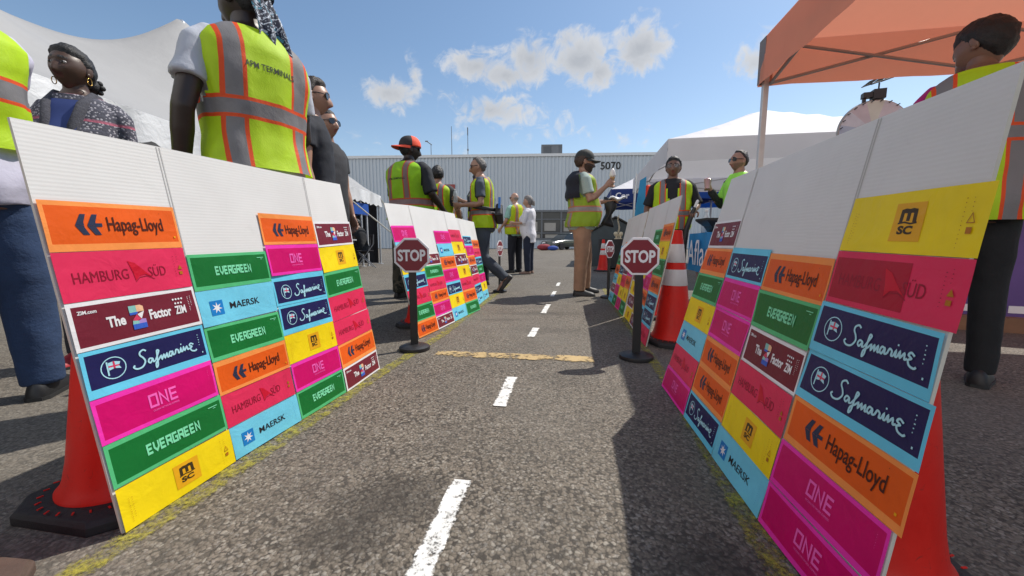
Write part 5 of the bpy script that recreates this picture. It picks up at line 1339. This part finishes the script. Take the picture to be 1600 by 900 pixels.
p4 = person('person in dark glasses seen in profile just past the paisley head cloth wearer', (-1.41, 2.82, 0), -1.25, 1.80, 'tan', shirt=(.012, .014, .022), trousers=(.03, .03, .035), hair=('short', (.03, .02, .015)), glasses='dark', voxel=.010)
p5 = person('person with cropped hair, black glasses and a charcoal polo shirt', (-1.60, 3.42, 0), -1.95, 1.79, 'tan', w=.95, shirt=(.035, .035, .040), trousers=(.02, .02, .025), hair=('buzz', (.02, .016, .014)), glasses='dark', face=(.1, .05), voxel=.011)
p6 = person(head=1.12, label='broad person in an orange cap worn backwards and camouflage trousers', loc=(-1.19, 4.56, 0), rz=-.55, H=1.86, skin='deep', w=1.30, belly=.08, shirt=(.018, .020, .026), sleeve=.95, trousers=camo(), vest=V_LIME_SHADED, hem=.90, cap=((.90, .10, .045), (.025, .022, .025), True, .0), hair=('buzz', BLACK), glasses='dark', beard='stubble', face=(-.5, 0), voxel=.011, group=GV,
       legs={1: ((.14, .0, -1), (.05, -.04, -1)), -1: ((-.16, .02, -1), (-.05, -.04, -1))}, arms={1: ((.28, .12, -1), (-.05, .75, -.6)), -1: ((-.25, .2, -1), (.3, .8, -.4))})
back_text(p6, 'APM TERMINALS', -.12, 1.315, .23, .022, M_PRINT)
p7 = person('dark haired person in a lime vest standing just beyond the orange cap wearer', (-1.07, 5.62, 0), -.25, 1.75, 'tan', w=1.16, shirt=(.05, .05, .055), sleeve=.8, trousers=(.03, .03, .04), vest=V_LIME2, hair=('short', (.012, .010, .010)), face=(.35, 0), voxel=.013, group=GV, arms={1: ((.30, .2, -1), (-.1, .7, -.7))})
back_text(p7, 'TERMINALS', -.10, 1.335, .20, .020, M_PRINT)
p8 = person('grey haired person in a small orange striped vest beyond the lime vests', (-1.28, 8.6, 0), -.5, 1.66, 'fair', shirt=(.10, .10, .11), trousers=(.03, .03, .04), vest=V_FAR, hair=('short', (.22, .19, .16)), voxel=.016, group=GV, detail=False)
p9 = person('man in dark glasses and grey jeans striding, lime vest over slate shirt', (-.39, 5.28, 0), 1.55, 1.80, 'tan', w=1.06, shirt=(.060, .075, .10), sleeve=.72, trousers=M_JEANS_GREY, vest=V_LIME2, vopen=.075, hair=('receding', (.10, .09, .085)), glasses='dark', face=(.05, -.02), voxel=.011, group=GV, lean=.06, shoes=(.03, .026, .024),
       legs={1: ((.04, .38, -1), (.0, .02, -1), (.05, 1, 0)), -1: ((-.03, .02, -1), (-.02, -1.0, -.95), (-.1, .62, -.75))}, arms={-1: ((-.20, .0, -1), (.15, 1.0, .02), dict(palm=(1, 0, .2), curl=1.0)), 1: ((.14, .30, -1), (-.10, .8, .35), dict(palm=(-1, 0, 0), curl=1.0))})
p10 = person('person with long dark hair and black sleeves half hidden behind the striding man', (-.50, 6.0, 0), .9, 1.70, 'brown', female=1, shirt=(.012, .012, .014), sleeve=.9, trousers=(.02, .02, .025), vest=V_LIME2, hair=('long', (.012, .009, .008)), voxel=.013, group=GV)
p11 = person('bald person in a mint shirt and lime vest talking to the woman in white', (.07, 8.62, 0), .85, 1.76, 'fair', w=1.1, belly=.05, shirt=(.30, .52, .44), sleeve=.85, trousers=(.012, .013, .022), vest=V_FAR, hair=('bald', (.25, .22, .2)), glasses='dark', voxel=.015, group=GV, detail=False, arms={-1: ((-.22, .15, -1), (.1, .7, -.6))})
p12 = person(head=1.12, label='woman in a loose white blouse and navy trousers, grey hair pinned up', loc=(.36, 8.28, 0), rz=1.25, H=1.64, skin='fair', w=1.12, belly=.07, female=1, bust=.07, shirt=(.74, .72, .76), sleeve=1.05, long_top=.10, trousers=(.016, .022, .045), hair=('tied', (.20, .18, .17)), voxel=.014, shoes=(.25, .15, .11), detail=False, arms={-1: ((-.22, .25, -1), (.2, 1, .05)), 1: ((.18, .2, -1), (-.1, 1, .1))})
p14 = person(head=1.12, label='bearded man in a black cap and worn green vest eating an ice cream', loc=(.885, 4.95, 0), rz=-1.58, H=1.79, skin='tan', w=1.20, belly=.075, shirt=(.34, .42, .38), sleeve=.70, trousers=(.34, .20, .125), vest=V_OLD, vopen=.05, hem=.86, cap=((.030, .032, .030), (.030, .032, .030), False, -.05), hair=('short', (.05, .025, .015)), beard='full', glasses='dark', face=(0, -.03), voxel=.010, group=GV,
       legs={1: ((.06, -.02, -1), (.02, -.05, -1), (.25, 1, 0)), -1: ((-.06, .20, -1), (-.02, -.0, -1), (-.15, 1, 0))}, arms={1: ((.16, .22, -1), (-.05, .95, .88), dict(palm=(-.9, .3, .2), curl=1.15)), -1: ((-.10, .45, -1), (.0, 1, .12), dict(palm=(0, .1, -1), curl=.5))})
b = MB(); rs = []                                                    # dark jacket slung over his shoulders
for j in range(9):
    z_ = 1.20+.335*j/8; r_ = p14.ring(min(z_, 1.54), .062+.012*math.sin(j*1.3)); n_ = len(r_); half = range(n_//2+2, n_-1)
    rs.append([r_[i % n_] for i in half])
b.rings(rs, closed=False); b.build('slung_jacket', mat('navy_jacket_cloth', (.012, .014, .024), .85, var=.3), p14.root, smooth=True)
p15 = person(head=1.12, label='man in clear glasses with an open lime vest over a black shirt', loc=(2.06, 5.05, 0), rz=2.80, H=1.73, skin='brown', w=1.16, belly=.07, shirt=(.014, .014, .018), sleeve=.95, trousers=(.015, .015, .018), vest=V_LIME2, vopen=.018, hair=('short', BLACK), glasses='clear', face=(-.12, .02), voxel=.011, group=GV,
       arms={-1: ((-.40, .02, -1), (.25, .9, -.32), dict(palm=(.2, .2, -1), curl=1.0)), 1: ((.36, .0, -1), (.0, .5, -.9))})
p16 = person('man with cropped beard, black glasses and a neon green shirt by the canopy leg', (2.72, 4.72, 0), 1.72, 1.75, 'tan', shirt=(.36, .85, .10), sleeve=.75, trousers=(.03, .03, .032), hair=('receding', (.025, .016, .012)), beard='stubble', glasses='dark', face=(.0, .06), voxel=.010,
       arms={1: ((.20, .3, -1), (-.25, .75, .75), dict(palm=(-1, .1, 0), curl=1.1)), -1: ((-.22, .1, -1), (.1, .6, -.8))})
b = MB(); b.ell(p16.hc+p16.HR @ Vector((0, -.07, .10)), (.028, .028, .026), 12, 8); b.build('top_knot', p16.root.children[0].data.materials[2], p16.root, smooth=True)
a_ = p16.AR[1]; b = MB(); b.tube([a_[0]+Vector((0, 0, -.02)), a_[1]+Vector((0, 0, 0)), a_[1].lerp(a_[2], .82)], [.066, .060, .048], 14, round_=True); b.build('jacket_sleeve', mat('dark_jacket_sleeve', (.02, .024, .024), .85), p16.root, smooth=True)
p17 = person('dark haired person with magenta sleeves under a lime vest below the orange canopy', (2.13, 1.84, 0), -.75, 1.69, 'brown', w=1.0, slim=.84, female=1, lean=.08, shirt=(.42, .012, .16), sleeve=.9, trousers=(.009, .009, .011), vest=V_LIME, hem=.81, hair=('bob', BLACK), face=(.95, -.42), voxel=.008, group=GV, shoes=(.012, .009, .010),
       arms={1: ((.15, .45, -1), (-.2, .9, -.2)), -1: ((-.2, .45, -1), (.2, .9, -.2))})
# ---- helpers sitting in the marquee shade
for i, (x_, y_, rz_, sh) in enumerate(((-4.62, 10.35, 1.15, (.10, .10, .105)), (-4.02, 10.42, 1.35, (.012, .012, .014)), (-4.95, 9.75, -.3, (.02, .024, .05)))):
    if i < 2: person(('seated helper in a grey shirt at the marquee table', 'seated helper in black beside the marquee pole')[i], (x_, y_, 0), rz_, 1.72, 'dark', shirt=sh, trousers=(.012, .012, .016), hair=('short', BLACK), voxel=.017, detail=False, lean=.22,
       legs={1: ((.12, 1, -.06), (.0, .05, -1)), -1: ((-.12, 1, -.06), (.0, .05, -1))}, arms={1: ((.1, .4, -1), (-.1, 1, -.1)), -1: ((-.1, .4, -1), (.1, 1, -.1))})
    else: person('standing helper in navy in the marquee shade behind the grey table', (x_, y_, 0), rz_, 1.66, 'dark', shirt=sh, trousers=(.012, .012, .016), hair=('short', BLACK), voxel=.017, detail=False)

# ------------------------------------------------------------------ things people carry
def at_hand(P, s_, k=.085): a = P.AR[s_]; return a[2]+a[4]*k
def world_of(P, q): M = Matrix.Translation(P.root.location) @ Matrix.Rotation(P.root.rotation_euler.z, 4, 'Z'); return M @ q
ic = empty('ice_cream_cone', 'white swirl ice cream in a wafer cone held up by the bearded man', 'ice cream', world_of(p14, at_hand(p14, 1, .07)+Vector((-.035, .03, .0))))
b = MB(); b.lathe([(.012, -.055), (.022, 0), (.027, .045), (.031, .048), (.031, .062), (.02, .066)], 18); b.build('wafer', mat('wafer_tan', (.50, .30, .13), .7, bump=.4, bscale=120), ic, smooth=True, sharp=50)
b = MB(); b.lathe([(.024, .06), (.036, .075), (.040, .09), (.034, .103), (.035, .112), (.028, .128), (.028, .136), (.018, .150), (.010, .162), (.003, .168)], 20); b.build('ice_cream', mat('soft_ice_cream', (.78, .74, .70), .45), ic, smooth=True)
jk = empty('folded_jacket', 'dark jacket hanging from the ice cream eater\'s outstretched hand', 'jacket', world_of(p14, at_hand(p14, -1, .03)+Vector((0, 0, -.0))))
b = MB(); rs = []
for j in range(10):
    z_ = .035-.040*j; wv = .055+.022*math.sin(j*.9)
    rs.append([( (wv+.01*math.sin(3*a+j))*math.cos(a)*1.1+.02*math.sin(j*.5), (.038+.012*math.cos(2*a+j*.7))*math.sin(a), z_-.02*math.cos(a)) for a in [2*math.pi*i/18 for i in range(18)]])
b.rings(rs); b.build('jacket_body', mat('black_satin_jacket', (.012, .012, .014), .45, var=.4), jk, smooth=True)
b = MB(); b.ell((.10, 0, .03), (.12, .07, .022), 16, 8); b.v = [(x_, y_, z_+.02*math.sin(x_*40)) for x_, y_, z_ in b.v]; b.build('white_lining', mat('white_lining', (.70, .70, .72), .6), jk, smooth=True); jk.rotation_euler.z = -.1
wb = empty('water_bottle', 'clear water bottle in the hand of the striding man', 'bottle', world_of(p9, at_hand(p9, 1, .07)+Vector((-.03, .01, -.06))))
b = MB(); b.lathe([(.028, 0), (.031, .01), (.030, .07), (.031, .12), (.022, .155), (.012, .168), (.012, .172)], 18); b.build('bottle_body', mat('clear_plastic', (.62, .68, .70), .12, alpha=.55), wb, smooth=True)
b = MB(); b.lathe([(.014, .172), (.014, .186), (.010, .188)], 14); b.build('cap', mat('white_card', (.7, .7, .7), .6), wb)
sb = empty('sling_bag', 'black sling bag riding on the striding man\'s hip', 'bag', p9.root.location.copy(), p9.root.rotation_euler.z)
b = MB(); b.box(p9.T((-.10, -.225, 1.04)), (.27, .11, .20), Matrix.Rotation(.45, 3, 'Y'), taper=.8); b.build('bag_body', mat('black_nylon', (.016, .016, .018), .6, var=.3), sb, bevel=.03)
b = MB(); pts = [p9.T(q) for q in ((-.11, -.21, 1.08), (-.235, -.06, 1.10), (-.225, .08, 1.13), (-.13, .165, 1.20), (.0, .185, 1.30), (.10, .12, 1.44), (.10, .0, 1.52))]; b.tube(pts, .024, 8, flat=.3); b.build('strap', mat('black_nylon', (.016, .016, .018), .6), sb, smooth=True)
b = MB(); b.box(p9.T((-.17, -.24, 1.16)), (.03, .03, .16), Matrix.Rotation(.4, 3, 'Y')); b.build('blue_tag', mat('blue_paper_tag', (.05, .18, .50), .6), sb)
rd = empty('black_baton', 'long black padded rod held by the man in clear glasses', 'rod', world_of(p15, at_hand(p15, -1, .08)))
b = MB(); b.tube([(.03, -.01, .09), (.0, -.0, .0), (-.05, .03, -.20), (-.075, .04, -.52)], [.014, .026, .032, .030], 14, round_=True); b.build('shaft', M_POST, rd, smooth=True); b = MB(); b.tube([(.045, -.015, .13), (.02, -.008, .06)], .018, 10, round_=True); b.build('tip', mat('white_card', (.7, .7, .7), .6), rd, smooth=True)
cp = empty('drink_cup', 'clear plastic cup of pink drink with a straw held near the canopy leg', 'cup', world_of(p16, at_hand(p16, 1, .08)+Vector((-.03, .02, -.05))))
b = MB(); b.lathe([(.030, 0), (.042, .11), (.044, .112), (.03, .125)], 20); b.build('cup_body', mat('pink_drink', (.55, .36, .36), .15), cp, smooth=True, sharp=50); b = MB(); b.tube([(0, 0, .12), (.012, 0, .20)], .004, 6); b.build('straw', mat('white_card', (.7, .7, .7), .6), cp)
hv = empty('hanging_vest', 'orange red safety vest hung on a thin stand beside the feather flag', 'vest', (2.13, 6.10, 0), .2)
b = MB(); b.tube([(0, .03, 0), (0, .03, 1.60)], .012, 8); b.lathe([(.15, 0), (.15, .015), (.02, .03)], 20, (0, .03, 0)); b.tube([(-.13, .03, 1.50), (0, .03, 1.57), (.13, .03, 1.50)], .008, 6); b.build('stand', M_ALU, hv)
b = MB(); rs = []
for z_, hw, ht in ((.98, .10, .045), (1.15, .095, .05), (1.32, .09, .05), (1.45, .10, .05), (1.53, .07, .035), (1.56, .03, .02)): rs.append([((hw+.008*math.sin(5*a))*math.cos(a), .03+ht*math.sin(a), z_) for a in [2*math.pi*i/24 for i in range(24)]])
b.rings(rs); b.build('vest_cloth', mat('orange_red_vest_cloth', (.85, .06, .015), .7, bump=.4, bscale=14, transl=.2), hv, smooth=True)
